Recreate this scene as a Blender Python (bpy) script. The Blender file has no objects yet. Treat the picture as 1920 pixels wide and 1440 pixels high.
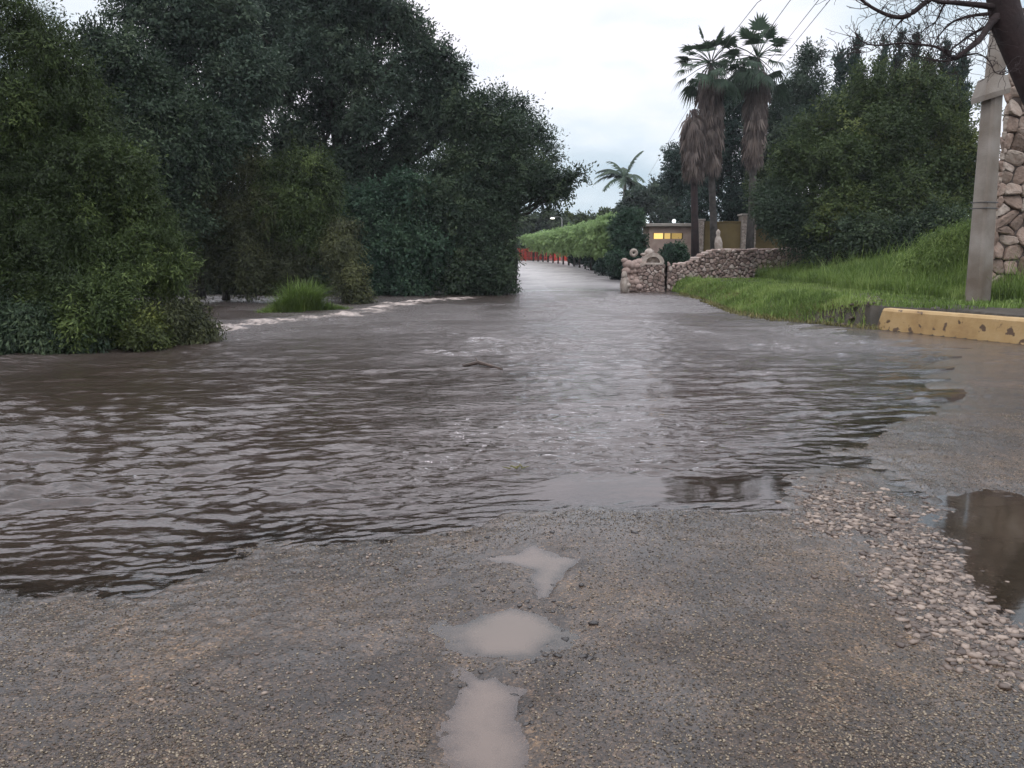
import bpy, math, random
import numpy as np
from mathutils import Vector, noise as mnoise

# ------------------------------------------------------------------ camera, world, sun, exposure
S = bpy.context.scene
COL = S.collection
H = 1.4
F = 1507.0
PITCH = math.atan(240.0 / F)
cam_d = bpy.data.cameras.new('camera')
cam = bpy.data.objects.new('camera', cam_d)
COL.objects.link(cam)
cam.location = (0, 0, H)
cam.rotation_euler = (math.pi / 2 - PITCH, 0, 0)
cam_d.sensor_width = 36
cam_d.lens = 36 * F / 1920
cam_d.clip_start = 0.05
cam_d.clip_end = 9000
S.camera = cam

SUN_EL, SUN_AZ = math.radians(52), math.radians(200)
w = bpy.data.worlds.new('World')
S.world = w
w.use_nodes = True
nt = w.node_tree
nt.nodes.clear()
N = nt.nodes.new
out = N('ShaderNodeOutputWorld')
bg = N('ShaderNodeBackground')
bg.inputs['Strength'].default_value = 0.1
sky = N('ShaderNodeTexSky')
sky.sky_type = 'NISHITA'
sky.sun_disc = False
sky.sun_elevation = SUN_EL
sky.sun_rotation = SUN_AZ
tc = N('ShaderNodeTexCoord')
mp = N('ShaderNodeMapping')
mp.inputs['Scale'].default_value = (1.3, 1.3, 3.2)
nz = N('ShaderNodeTexNoise')
nz.inputs['Scale'].default_value = 1.7
nz.inputs['Detail'].default_value = 5
nz.inputs['Roughness'].default_value = 0.5
cr = N('ShaderNodeValToRGB')
cr.color_ramp.elements[0].position = 0.36
cr.color_ramp.elements[0].color = (0.46, 0.57, 0.66, 1)
cr.color_ramp.elements[1].position = 0.56
cr.color_ramp.elements[1].color = (0.93, 0.91, 0.97, 1)
e = cr.color_ramp.elements.new(0.46)
e.color = (0.70, 0.77, 0.84, 1)
sc_ = N('ShaderNodeVectorMath')
sc_.operation = 'SCALE'
sc_.inputs['Scale'].default_value = 13.0
mx = N('ShaderNodeMix')
mx.data_type = 'RGBA'
mx.inputs['Factor'].default_value = 0.93
L = nt.links.new
L(tc.outputs['Generated'], mp.inputs['Vector'])
L(mp.outputs[0], nz.inputs['Vector'])
L(nz.outputs['Fac'], cr.inputs['Fac'])
sx = N('ShaderNodeSeparateXYZ')
mr0 = N('ShaderNodeMapRange')   # an overcast sky is brightest overhead
mr0.inputs['From Min'].default_value = 0.27; mr0.inputs['From Max'].default_value = 0.62
mr0.inputs['To Min'].default_value = 12.6; mr0.inputs['To Max'].default_value = 26.0
L(tc.outputs['Generated'], sx.inputs[0]); L(sx.outputs['Z'], mr0.inputs['Value']); L(mr0.outputs[0], sc_.inputs['Scale'])
L(cr.outputs['Color'], sc_.inputs[0])
L(sky.outputs[0], mx.inputs['A'])
L(sc_.outputs[0], mx.inputs['B'])
L(mx.outputs['Result'], bg.inputs['Color'])
L(bg.outputs[0], out.inputs['Surface'])

sd = bpy.data.lights.new('sun', 'SUN')
sd.energy = 0.5
sd.angle = math.radians(25)
sd.color = (1, 0.96, 0.9)
sun = bpy.data.objects.new('sun', sd)
COL.objects.link(sun)
sdir = Vector((math.sin(SUN_AZ) * math.cos(SUN_EL), math.cos(SUN_AZ) * math.cos(SUN_EL), math.sin(SUN_EL)))
sun.rotation_euler = sdir.to_track_quat('Z', 'Y').to_euler()

S.view_settings.view_transform = 'Standard'
S.view_settings.look = 'None'
S.view_settings.exposure = 0.0
S.view_settings.gamma = 1.0
S.cycles.max_bounces = 6
S.cycles.diffuse_bounces = 3
S.cycles.glossy_bounces = 3
S.cycles.transmission_bounces = 3
S.cycles.transparent_max_bounces = 6
S.cycles.caustics_reflective = False
S.cycles.caustics_refractive = False
S.cycles.sample_clamp_indirect = 4

# ------------------------------------------------------------------ helpers
CT, ST = math.cos(PITCH), math.sin(PITCH)
def ray(px, py):
    xc = (px - 960) / F
    yc = (720 - py) / F
    return (xc, CT + yc * ST, -ST + yc * CT)
def gp(px, py, z=0.0):
    d = ray(px, py)
    t = (z - H) / d[2]
    return (d[0] * t, d[1] * t)
def at(px, py, Y):
    d = ray(px, py)
    t = Y / d[1]
    return Vector((d[0] * t, Y, H + d[2] * t))

def hash3(ix, iy, iz, seed):
    with np.errstate(over='ignore'):
        n = (ix.astype(np.uint32) * np.uint32(374761393) + iy.astype(np.uint32) * np.uint32(668265263)
             + iz.astype(np.uint32) * np.uint32(2147483647) + np.uint32((seed * 974634777) & 0xffffffff))
        n = (n ^ (n >> np.uint32(13))) * np.uint32(1274126177)
        n = (n ^ (n >> np.uint32(16))) * np.uint32(2246822519)
        n = n ^ (n >> np.uint32(15))
    return n.astype(np.float64) / 4294967295.0
def vn2(x, y, seed=0):
    xi, yi = np.floor(x), np.floor(y)
    fx, fy = x - xi, y - yi
    fx = fx * fx * (3 - 2 * fx); fy = fy * fy * (3 - 2 * fy)
    xi = xi.astype(np.int64) + 100000; yi = yi.astype(np.int64) + 100000
    z = np.zeros_like(xi)
    a = hash3(xi, yi, z, seed); b = hash3(xi + 1, yi, z, seed)
    c = hash3(xi, yi + 1, z, seed); d = hash3(xi + 1, yi + 1, z, seed)
    return (a * (1 - fx) + b * fx) * (1 - fy) + (c * (1 - fx) + d * fx) * fy * 1.0
def fbm2(x, y, seed=0, octv=4, gain=0.5):
    t = 0; a = 1; s = 0
    for o in range(octv):
        t = t + a * (vn2(x * 2 ** o + 17.3 * o, y * 2 ** o - 9.1 * o, seed + o) - 0.5) * 2
        s += a; a *= gain
    return t / s
def vn3(p, seed=0):
    pi = np.floor(p); f = p - pi
    f = f * f * (3 - 2 * f)
    pi = pi.astype(np.int64) + 100000
    r = 0
    for dx in (0, 1):
        for dy in (0, 1):
            for dz in (0, 1):
                wgt = (f[:, 0] if dx else 1 - f[:, 0]) * (f[:, 1] if dy else 1 - f[:, 1]) * (f[:, 2] if dz else 1 - f[:, 2])
                r = r + wgt * hash3(pi[:, 0] + dx, pi[:, 1] + dy, pi[:, 2] + dz, seed)
    return r
def sstep(a, b, x):
    t = np.clip((x - a) / (b - a), 0, 1)
    return t * t * (3 - 2 * t)
def sd_poly(x, y, poly):
    d = np.full(x.shape, 1e18)
    ins = np.zeros(x.shape, bool)
    n = len(poly)
    for i in range(n):
        ax, ay = poly[i]; bx, by = poly[(i + 1) % n]
        ex, ey = bx - ax, by - ay
        L2 = ex * ex + ey * ey + 1e-12
        t = np.clip(((x - ax) * ex + (y - ay) * ey) / L2, 0, 1)
        d = np.minimum(d, (x - ax - t * ex) ** 2 + (y - ay - t * ey) ** 2)
        c = (ay > y) != (by > y)
        with np.errstate(divide='ignore', invalid='ignore'):
            xi = (bx - ax) * (y - ay) / (by - ay + 1e-18) + ax
        ins ^= c & (x < xi)
    d = np.sqrt(d)
    return np.where(ins, -d, d)
def d_line(x, y, pts):
    d = np.full(x.shape, 1e18)
    for (ax, ay), (bx, by) in zip(pts[:-1], pts[1:]):
        ex, ey = bx - ax, by - ay
        t = np.clip(((x - ax) * ex + (y - ay) * ey) / (ex * ex + ey * ey + 1e-12), 0, 1)
        d = np.minimum(d, (x - ax - t * ex) ** 2 + (y - ay - t * ey) ** 2)
    return np.sqrt(d)

def tagp(o, label=None, cat=None, group=None, kind=None):
    if label: o['label'] = label
    if cat: o['category'] = cat
    if group: o['group'] = group
    if kind: o['kind'] = kind
    return o
def np_mesh(name, verts, faces, mat=None, smooth=False, fattr=None, vattr=None, parent=None):
    me = bpy.data.meshes.new(name)
    verts = np.asarray(verts, np.float32); faces = np.asarray(faces, np.int32)
    nv, (nf, k) = len(verts), faces.shape
    me.vertices.add(nv); me.vertices.foreach_set('co', verts.ravel())
    me.loops.add(nf * k); me.loops.foreach_set('vertex_index', faces.ravel())
    me.polygons.add(nf); me.polygons.foreach_set('loop_start', np.arange(0, nf * k, k, dtype=np.int32))
    if smooth:
        me.polygons.foreach_set('use_smooth', np.ones(nf, bool))
    me.update(calc_edges=True)
    for nm, arr in (fattr or {}).items():
        a = me.attributes.new(nm, 'FLOAT', 'FACE'); a.data.foreach_set('value', np.asarray(arr, np.float32))
    for nm, arr in (vattr or {}).items():
        a = me.attributes.new(nm, 'FLOAT', 'POINT'); a.data.foreach_set('value', np.asarray(arr, np.float32))
    if mat: me.materials.append(mat)
    o = bpy.data.objects.new(name, me); COL.objects.link(o)
    if parent: o.parent = parent
    return o
class MB:
    """collects polygons of any size with a per-face value"""
    def __init__(s): s.v = []; s.f = []; s.a = []
    def poly(s, pts, a=0.5):
        n = len(s.v); s.v += [tuple(p) for p in pts]; s.f.append(list(range(n, n + len(pts)))); s.a.append(a)
    def raw(s, vs, fs, a=0.5):
        n = len(s.v); s.v += [tuple(p) for p in vs]
        for f in fs: s.f.append([n + i for i in f]); s.a.append(a)
    def tube(s, pts, rads, k=7, a=0.5, cap=True):
        pts = [Vector(p) for p in pts]; n = len(s.v)
        up = None
        for i, p in enumerate(pts):
            t = (pts[min(i + 1, len(pts) - 1)] - pts[max(i - 1, 0)]).normalized()
            if up is None: up = Vector((1, 0, 0)) if abs(t.x) < 0.8 else Vector((0, 1, 0))
            u = t.cross(up)
            if u.length < 1e-6: u = t.orthogonal()
            u.normalize(); v = t.cross(u).normalized(); up = v.cross(t) * 1.0
            up = -up if False else v.cross(t)
            up = Vector((1, 0, 0)) if abs(t.x) < 0.8 else Vector((0, 1, 0))
            for j in range(k):
                an = 2 * math.pi * j / k
                s.v.append(tuple(p + (u * math.cos(an) + v * math.sin(an)) * rads[i]))
        for i in range(len(pts) - 1):
            for j in range(k):
                s.f.append([n + i * k + j, n + i * k + (j + 1) % k, n + (i + 1) * k + (j + 1) % k, n + (i + 1) * k + j]); s.a.append(a)
        if cap:
            s.f.append([n + j for j in range(k)][::-1]); s.a.append(a)
            m = n + (len(pts) - 1) * k
            s.f.append([m + j for j in range(k)]); s.a.append(a)
    def box(s, c, size, rz=0, a=0.5, bev=0.0, taper=1.0):
        cx, cy, cz = c; sx, sy, sz = [q / 2 for q in size]
        cr_, sr_ = math.cos(rz), math.sin(rz)
        def ringp(z, e, tp):
            r = []
            for (x, y) in ((-sx + e, -sy), (sx - e, -sy), (sx, -sy + e), (sx, sy - e), (sx - e, sy), (-sx + e, sy), (-sx, sy - e), (-sx, -sy + e)) if bev else ((-sx, -sy), (sx, -sy), (sx, sy), (-sx, sy)):
                x *= tp; y *= tp
                r.append((cx + x * cr_ - y * sr_, cy + x * sr_ + y * cr_, cz + z))
            return r
        if bev:
            def shr(r, q): return [(cx + (x - cx) * q, cy + (y - cy) * q, z) for x, y, z in r]
            q = 1 - bev / max(min(sx, sy), bev * 1.5)
            rings = [shr(ringp(-sz, bev, 1), q), ringp(-sz + bev, bev, 1), ringp(sz - bev, bev, taper), shr(ringp(sz, bev, taper), q)]
        else:
            rings = [ringp(-sz, 0, 1), ringp(sz, 0, taper)]
        k = len(rings[0]); n = len(s.v)
        for r in rings: s.v += r
        for i in range(len(rings) - 1):
            for j in range(k):
                s.f.append([n + i * k + j, n + i * k + (j + 1) % k, n + (i + 1) * k + (j + 1) % k, n + (i + 1) * k + j]); s.a.append(a)
        s.f.append([n + j for j in range(k)][::-1]); s.a.append(a)
        m = n + (len(rings) - 1) * k
        s.f.append([m + j for j in range(k)]); s.a.append(a)
    def build(s, name, mat=None, parent=None, smooth=False):
        me = bpy.data.meshes.new(name); me.from_pydata(s.v, [], s.f)
        at_ = me.attributes.new('var', 'FLOAT', 'FACE'); at_.data.foreach_set('value', np.asarray(s.a, np.float32))
        if smooth: me.polygons.foreach_set('use_smooth', np.ones(len(me.polygons), bool))
        me.update()
        if mat: me.materials.append(mat)
        o = bpy.data.objects.new(name, me); COL.objects.link(o)
        if parent: o.parent = parent
        return o
def empty(name, loc=(0, 0, 0)):
    o = bpy.data.objects.new(name, None); COL.objects.link(o); o.location = loc
    return o
def set_base(root, loc):
    """put the Empty at the thing's base while the children keep their world shapes"""
    root.location = loc
    for c in root.children: c.location = -Vector(loc)

# ------------------------------------------------------------------ materials
def new_mat(name):
    m = bpy.data.materials.new(name); m.use_nodes = True
    t = m.node_tree; t.nodes.clear()
    o = t.nodes.new('ShaderNodeOutputMaterial')
    return m, t, o
def ramp(t, stops, fac=None):
    r = t.nodes.new('ShaderNodeValToRGB'); el = r.color_ramp.elements
    el[0].position, el[0].color = stops[0][0], (*stops[0][1], 1)
    el[1].position, el[1].color = stops[-1][0], (*stops[-1][1], 1)
    for p, c in stops[1:-1]:
        x = el.new(p); x.color = (*c, 1)
    if fac is not None: t.links.new(fac, r.inputs['Fac'])
    return r
def leaf_mat(name, dark, mid, light, trans=0.28, rough=0.65):
    dark, mid, light = [tuple(q * 1.22 for q in c) for c in (dark, mid, light)]
    m, t, o = new_mat(name)
    a = t.nodes.new('ShaderNodeAttribute'); a.attribute_name = 'var'
    r = ramp(t, [(0.0, dark), (0.5, mid), (1.0, light)], a.outputs['Fac'])
    p = t.nodes.new('ShaderNodeBsdfPrincipled'); p.inputs['Roughness'].default_value = rough
    p.inputs['Specular IOR Level'].default_value = 0.22
    tr = t.nodes.new('ShaderNodeBsdfTranslucent'); mxs = t.nodes.new('ShaderNodeMixShader')
    mxs.inputs[0].default_value = trans
    t.links.new(r.outputs[0], p.inputs['Base Color']); t.links.new(r.outputs[0], tr.inputs['Color'])
    t.links.new(p.outputs[0], mxs.inputs[1]); t.links.new(tr.outputs[0], mxs.inputs[2]); t.links.new(mxs.outputs[0], o.inputs['Surface'])
    return m
def rough_mat(name, c1, c2, scale=6, rough=0.8, bump=0.3, bscale=30, var=0.0, c3=None, metal=0.0, bdist=0.01, spec=0.5):
    c1, c2 = tuple(q * 0.76 for q in c1), tuple(q * 0.76 for q in c2)
    if c3: c3 = tuple(q * 0.76 for q in c3)
    m, t, o = new_mat(name)
    tcn = t.nodes.new('ShaderNodeTexCoord')
    n1 = t.nodes.new('ShaderNodeTexNoise'); n1.inputs['Scale'].default_value = scale; n1.inputs['Detail'].default_value = 6
    t.links.new(tcn.outputs['Object'], n1.inputs['Vector'])
    fac = n1.outputs['Fac']
    if var:
        a = t.nodes.new('ShaderNodeAttribute'); a.attribute_name = 'var'
        mm = t.nodes.new('ShaderNodeMix'); mm.inputs['Factor'].default_value = var
        t.links.new(fac, mm.inputs['A']); t.links.new(a.outputs['Fac'], mm.inputs['B']); fac = mm.outputs['Result']
    st = [(0.3, c1), (0.7, c2)] if c3 is None else [(0.15, c1), (0.5, c2), (0.85, c3)]
    r = ramp(t, st, fac)
    p = t.nodes.new('ShaderNodeBsdfPrincipled'); p.inputs['Roughness'].default_value = rough; p.inputs['Metallic'].default_value = metal
    p.inputs['Specular IOR Level'].default_value = spec
    n2 = t.nodes.new('ShaderNodeTexNoise'); n2.inputs['Scale'].default_value = bscale; n2.inputs['Detail'].default_value = 5
    t.links.new(tcn.outputs['Object'], n2.inputs['Vector'])
    b = t.nodes.new('ShaderNodeBump'); b.inputs['Strength'].default_value = bump; b.inputs['Distance'].default_value = bdist
    t.links.new(n2.outputs['Fac'], b.inputs['Height']); t.links.new(b.outputs[0], p.inputs['Normal'])
    t.links.new(r.outputs[0], p.inputs['Base Color']); t.links.new(p.outputs[0], o.inputs['Surface'])
    return m
def emit_mat(name, c, s):
    m, t, o = new_mat(name)
    em = t.nodes.new('ShaderNodeEmission'); em.inputs['Color'].default_value = (*c, 1); em.inputs['Strength'].default_value = s
    t.links.new(em.outputs[0], o.inputs['Surface'])
    return m

def asphalt_mat():
    m, t, o = new_mat('wet_asphalt')
    nn = t.nodes.new; lk = t.links.new
    tcn = nn('ShaderNodeTexCoord')
    def noise(s, d=5, r=0.5):
        n = nn('ShaderNodeTexNoise'); n.inputs['Scale'].default_value = s; n.inputs['Detail'].default_value = d; n.inputs['Roughness'].default_value = r
        lk(tcn.outputs['Object'], n.inputs['Vector']); return n
    # aggregate: two sizes of small stones with a colour each
    v1 = nn('ShaderNodeTexVoronoi'); v1.inputs['Scale'].default_value = 110; lk(tcn.outputs['Object'], v1.inputs['Vector'])
    v2 = nn('ShaderNodeTexVoronoi'); v2.inputs['Scale'].default_value = 210; lk(tcn.outputs['Object'], v2.inputs['Vector'])
    s1 = nn('ShaderNodeSeparateColor'); lk(v1.outputs['Color'], s1.inputs[0])
    s2 = nn('ShaderNodeSeparateColor'); lk(v2.outputs['Color'], s2.inputs[0])
    r1 = ramp(t, [(0.0, (0.028, 0.021, 0.020)), (0.45, (0.090, 0.069, 0.058)), (0.74, (0.19, 0.145, 0.105)), (0.90, (0.38, 0.30, 0.21)), (1.0, (0.75, 0.64, 0.50))], s1.outputs[0])
    r2 = ramp(t, [(0.0, (0.045, 0.037, 0.034)), (0.6, (0.105, 0.086, 0.070)), (1.0, (0.28, 0.225, 0.165))], s2.outputs[0])
    ma = nn('ShaderNodeMix'); ma.data_type = 'RGBA'; ma.inputs['Factor'].default_value = 0.5
    lk(r1.outputs[0], ma.inputs['A']); lk(r2.outputs[0], ma.inputs['B'])
    # broad tints: brown silt, grey bitumen
    nb = noise(0.9, 6, 0.6); rb = ramp(t, [(0.36, (0.20, 0.165, 0.165)), (0.5, (0.37, 0.295, 0.25)), (0.64, (0.70, 0.54, 0.36))], nb.outputs['Fac'])
    nm = noise(7, 5, 0.65); rm = ramp(t, [(0.33, (0.60, 0.57, 0.58)), (0.66, (1.30, 1.22, 1.12))], nm.outputs['Fac'])
    m1 = nn('ShaderNodeMix'); m1.data_type = 'RGBA'; m1.blend_type = 'MULTIPLY'; m1.inputs['Factor'].default_value = 1
    lk(ma.outputs['Result'], m1.inputs['A']); lk(rb.outputs[0], m1.inputs['B'])
    m2 = nn('ShaderNodeMix'); m2.data_type = 'RGBA'; m2.blend_type = 'MULTIPLY'; m2.inputs['Factor'].default_value = 1
    lk(m1.outputs['Result'], m2.inputs['A']); lk(rm.outputs[0], m2.inputs['B'])
    p = nn('ShaderNodeBsdfPrincipled')
    lk(m2.outputs['Result'], p.inputs['Base Color'])
    nw = noise(1.6, 5, 0.55)
    wet = nn('ShaderNodeMapRange'); wet.inputs['From Min'].default_value = 0.38; wet.inputs['From Max'].default_value = 0.62
    wet.inputs['To Min'].default_value = 0.70; wet.inputs['To Max'].default_value = 0.05
    lk(nw.outputs['Fac'], wet.inputs['Value'])
    p.inputs['Roughness'].default_value = 0.55
    aw = nn('ShaderNodeAttribute'); aw.attribute_name = 'wet'
    mw = nn('ShaderNodeMath'); mw.operation = 'MAXIMUM'; lk(wet.outputs[0], mw.inputs[0]); lk(aw.outputs['Fac'], mw.inputs[1])
    lk(mw.outputs[0], p.inputs['Coat Weight'])
    dk = nn('ShaderNodeMix'); dk.data_type = 'RGBA'; dk.blend_type = 'MULTIPLY'; lk(aw.outputs['Fac'], dk.inputs['Factor'])
    lk(m2.outputs['Result'], dk.inputs['A']); dk.inputs['B'].default_value = (0.58, 0.53, 0.55, 1)
    ap = nn('ShaderNodeAttribute'); ap.attribute_name = 'pale'   # paler surface on the far rise; sky sheen painted into its colour
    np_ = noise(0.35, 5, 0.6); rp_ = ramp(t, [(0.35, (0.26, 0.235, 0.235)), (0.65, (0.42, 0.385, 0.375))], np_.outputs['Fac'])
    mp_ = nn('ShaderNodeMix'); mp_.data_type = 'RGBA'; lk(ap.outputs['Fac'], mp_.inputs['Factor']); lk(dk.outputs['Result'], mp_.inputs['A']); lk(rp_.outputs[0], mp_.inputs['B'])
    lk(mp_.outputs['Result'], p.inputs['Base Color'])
    crr = nn('ShaderNodeMapRange'); crr.inputs['To Min'].default_value = 0.26; crr.inputs['To Max'].default_value = 0.14; lk(aw.outputs['Fac'], crr.inputs['Value']); lk(crr.outputs[0], p.inputs['Coat Roughness'])
    p.inputs['Coat IOR'].default_value = 1.45
    # bump
    h1 = nn('ShaderNodeMath'); h1.operation = 'MULTIPLY'; h1.inputs[1].default_value = -0.7; lk(v1.outputs['Distance'], h1.inputs[0])
    nf = noise(40, 4)
    h2 = nn('ShaderNodeMath'); h2.operation = 'ADD'; lk(h1.outputs[0], h2.inputs[0]); lk(nf.outputs['Fac'], h2.inputs[1])
    b = nn('ShaderNodeBump'); b.inputs['Strength'].default_value = 0.8; b.inputs['Distance'].default_value = 0.009
    lk(h2.outputs[0], b.inputs['Height'])
    lk(b.outputs[0], p.inputs['Normal'])
    bc = nn('ShaderNodeBump'); bc.inputs['Strength'].default_value = 0.3; bc.inputs['Distance'].default_value = 0.006
    lk(h2.outputs[0], bc.inputs['Height']); lk(bc.outputs[0], p.inputs['Coat Normal'])
    lk(p.outputs[0], o.inputs['Surface'])
    return m
def water_mat(name, mud, dist=0.03, ripple=0.25, rscale=(3.2, 9.0), foam=False, rough=0.03):
    m, t, o = new_mat(name)
    nn = t.nodes.new; lk = t.links.new
    tcn = nn('ShaderNodeTexCoord'); mpp = nn('ShaderNodeMapping'); mpp.inputs['Scale'].default_value = (rscale[0], rscale[1], 1)
    lk(tcn.outputs['Object'], mpp.inputs['Vector'])
    n1 = nn('ShaderNodeTexNoise'); n1.inputs['Scale'].default_value = 1; n1.inputs['Detail'].default_value = 4; n1.inputs['Roughness'].default_value = 0.55
    n1.inputs['Distortion'].default_value = 0.4
    lk(mpp.outputs[0], n1.inputs['Vector'])
    am = nn('ShaderNodeAttribute'); am.attribute_name = 'amp'
    ms = nn('ShaderNodeMath'); ms.operation = 'MULTIPLY'; ms.inputs[1].default_value = ripple; lk(am.outputs['Fac'], ms.inputs[0])
    b0 = nn('ShaderNodeBump'); b0.inputs['Distance'].default_value = dist; lk(n1.outputs['Fac'], b0.inputs['Height']); lk(ms.outputs[0], b0.inputs['Strength'])
    mp2 = nn('ShaderNodeMapping'); mp2.inputs['Scale'].default_value = (0.9, 2.6, 1); lk(tcn.outputs['Object'], mp2.inputs['Vector'])
    n2 = nn('ShaderNodeTexNoise'); n2.inputs['Scale'].default_value = 1; n2.inputs['Detail'].default_value = 6; n2.inputs['Roughness'].default_value = 0.7; lk(mp2.outputs[0], n2.inputs['Vector'])
    af2 = nn('ShaderNodeAttribute'); af2.attribute_name = 'chop'
    b = nn('ShaderNodeBump'); b.inputs['Distance'].default_value = dist * 5; lk(n2.outputs['Fac'], b.inputs['Height']); lk(af2.outputs['Fac'], b.inputs['Strength']); lk(b0.outputs[0], b.inputs['Normal'])
    ad = nn('ShaderNodeAttribute'); ad.attribute_name = 'murk'
    df = nn('ShaderNodeBsdfDiffuse'); df.inputs['Color'].default_value = (*mud, 1)
    if foam:
        af = nn('ShaderNodeAttribute'); af.attribute_name = 'foam'
        nf = nn('ShaderNodeTexNoise'); nf.inputs['Scale'].default_value = 11; nf.inputs['Detail'].default_value = 8; nf.inputs['Roughness'].default_value = 0.7
        lk(tcn.outputs['Object'], nf.inputs['Vector'])
        mf = nn('ShaderNodeMath'); mf.operation = 'ADD'; lk(af.outputs['Fac'], mf.inputs[0]); lk(nf.outputs['Fac'], mf.inputs[1])
        mr = nn('ShaderNodeMapRange'); mr.inputs['From Min'].default_value = 0.93; mr.inputs['From Max'].default_value = 1.25; lk(mf.outputs[0], mr.inputs['Value'])
        rc = ramp(t, [(0, mud), (1, (0.50, 0.42, 0.38))], mr.outputs[0]); lk(rc.outputs[0], df.inputs['Color'])
        foam_fac = mr.outputs[0]
    tp = nn('ShaderNodeBsdfTransparent'); tp.inputs['Color'].default_value = (0.94, 0.90, 0.86, 1)
    m1 = nn('ShaderNodeMixShader'); lk(ad.outputs['Fac'], m1.inputs[0]); lk(tp.outputs[0], m1.inputs[1]); lk(df.outputs[0], m1.inputs[2])
    gl = nn('ShaderNodeBsdfGlossy'); gl.inputs['Color'].default_value = (1.0, 0.975, 0.985, 1); mrr = nn('ShaderNodeMath'); mrr.operation = 'MULTIPLY_ADD'; mrr.inputs[1].default_value = 0.26; mrr.inputs[2].default_value = rough; lk(af2.outputs['Fac'], mrr.inputs[0]); lk(mrr.outputs[0], gl.inputs['Roughness']); lk(b.outputs[0], gl.inputs['Normal'])
    fr = nn('ShaderNodeFresnel'); fr.inputs['IOR'].default_value = 1.52; lk(b.outputs[0], fr.inputs['Normal'])
    fac = fr.outputs[0]
    if foam:
        iv = nn('ShaderNodeMath'); iv.operation = 'MULTIPLY_ADD'; iv.inputs[1].default_value = -0.85; iv.inputs[2].default_value = 1; lk(foam_fac, iv.inputs[0])
        mm = nn('ShaderNodeMath'); mm.operation = 'MULTIPLY'; lk(fac, mm.inputs[0]); lk(iv.outputs[0], mm.inputs[1]); fac = mm.outputs[0]
    m2 = nn('ShaderNodeMixShader'); lk(fac, m2.inputs[0]); lk(m1.outputs[0], m2.inputs[1]); lk(gl.outputs[0], m2.inputs[2])
    lk(m2.outputs[0], o.inputs['Surface'])
    return m

M = {}
M['asphalt'] = asphalt_mat()
M['soil'] = rough_mat('soil', (0.026, 0.022, 0.014), (0.066, 0.050, 0.034), 2.0, 0.85, 0.5, 20, bdist=0.03)
M['flood'] = water_mat('flood_water', (0.044, 0.031, 0.025), dist=0.03, ripple=1.0, rscale=(5.0, 13.0), foam=True, rough=0.04)
M['puddle'] = water_mat('muddy_puddle', (0.130, 0.095, 0.074), dist=0.004, ripple=0.2)
M['puddle_dark'] = water_mat('clear_puddle', (0.040, 0.031, 0.021), dist=0.006, ripple=0.5, rough=0.06)
M['bark'] = rough_mat('bark', (0.018, 0.015, 0.012), (0.060, 0.050, 0.042), 5, 0.9, 0.8, 22, bdist=0.02)
M['bark_grey'] = rough_mat('bark_grey', (0.04, 0.035, 0.032), (0.11, 0.095, 0.085), 4, 0.9, 0.7, 18, bdist=0.02)
M['bark_red'] = rough_mat('bark_reddish', (0.016, 0.009, 0.009), (0.045, 0.024, 0.023), 4, 0.9, 0.7, 18, bdist=0.02)
M['willow'] = leaf_mat('willow_leaf', (0.015, 0.024, 0.008), (0.044, 0.066, 0.019), (0.115, 0.150, 0.044))
M['dark_leaf'] = leaf_mat('dark_leaf', (0.014, 0.026, 0.016), (0.036, 0.056, 0.030), (0.085, 0.112, 0.055))
M['blue_leaf'] = leaf_mat('blue_leaf', (0.016, 0.030, 0.021), (0.042, 0.064, 0.042), (0.095, 0.125, 0.078))
M['yellow_leaf'] = leaf_mat('yellow_leaf', (0.026, 0.034, 0.012), (0.055, 0.070, 0.020), (0.120, 0.135, 0.035))
M['brown_leaf'] = leaf_mat('brown_leaf', (0.022, 0.026, 0.013), (0.052, 0.058, 0.026), (0.12, 0.125, 0.050))
M['ficus'] = leaf_mat('ficus_leaf', (0.018, 0.032, 0.011), (0.048, 0.070, 0.022), (0.125, 0.145, 0.042))
M['hedge_light'] = leaf_mat('hedge_light_leaf', (0.14, 0.20, 0.085), (0.22, 0.31, 0.13), (0.36, 0.46, 0.20), 0.35)
M['hedge_dark'] = leaf_mat('hedge_dark_leaf', (0.016, 0.036, 0.022), (0.034, 0.066, 0.040), (0.070, 0.115, 0.062))
M['cypress'] = leaf_mat('cypress_leaf', (0.012, 0.026, 0.022), (0.024, 0.044, 0.034), (0.040, 0.066, 0.046), 0.1)
M['grass'] = leaf_mat('grass_blade', (0.055, 0.082, 0.022), (0.115, 0.175, 0.040), (0.25, 0.31, 0.10), 0.3)
M['drygrass'] = leaf_mat('dry_grass_blade', (0.07, 0.065, 0.025), (0.14, 0.13, 0.05), (0.24, 0.21, 0.09), 0.3)
M['palm'] = leaf_mat('fan_palm_leaf', (0.020, 0.034, 0.022), (0.038, 0.062, 0.038), (0.070, 0.100, 0.058), 0.2)
M['skirt'] = leaf_mat('dead_palm_leaf', (0.050, 0.038, 0.034), (0.115, 0.090, 0.080), (0.22, 0.175, 0.15), 0.15)
M['concrete'] = rough_mat('weathered_concrete', (0.17, 0.130, 0.095), (0.36, 0.32, 0.28), 1.6, 0.75, 0.6, 30, bdist=0.012)
M['ochre'] = rough_mat('ochre_wall', (0.15, 0.105, 0.035), (0.24, 0.17, 0.065), 1.5, 0.85, 0.2, 20)
M['pinkwall'] = rough_mat('pink_render', (0.42, 0.29, 0.25), (0.60, 0.46, 0.38), 2.5, 0.85, 0.2, 20)
M['slab'] = rough_mat('pale_slab', (0.38, 0.33, 0.29), (0.52, 0.47, 0.42), 3, 0.8, 0.2, 20)
M['stone'] = rough_mat('wall_stone', (0.15, 0.11, 0.085), (0.40, 0.285, 0.225), 6, 0.85, 1.0, 12, var=0.5, c3=(0.56, 0.49, 0.42), bdist=0.04)
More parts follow.
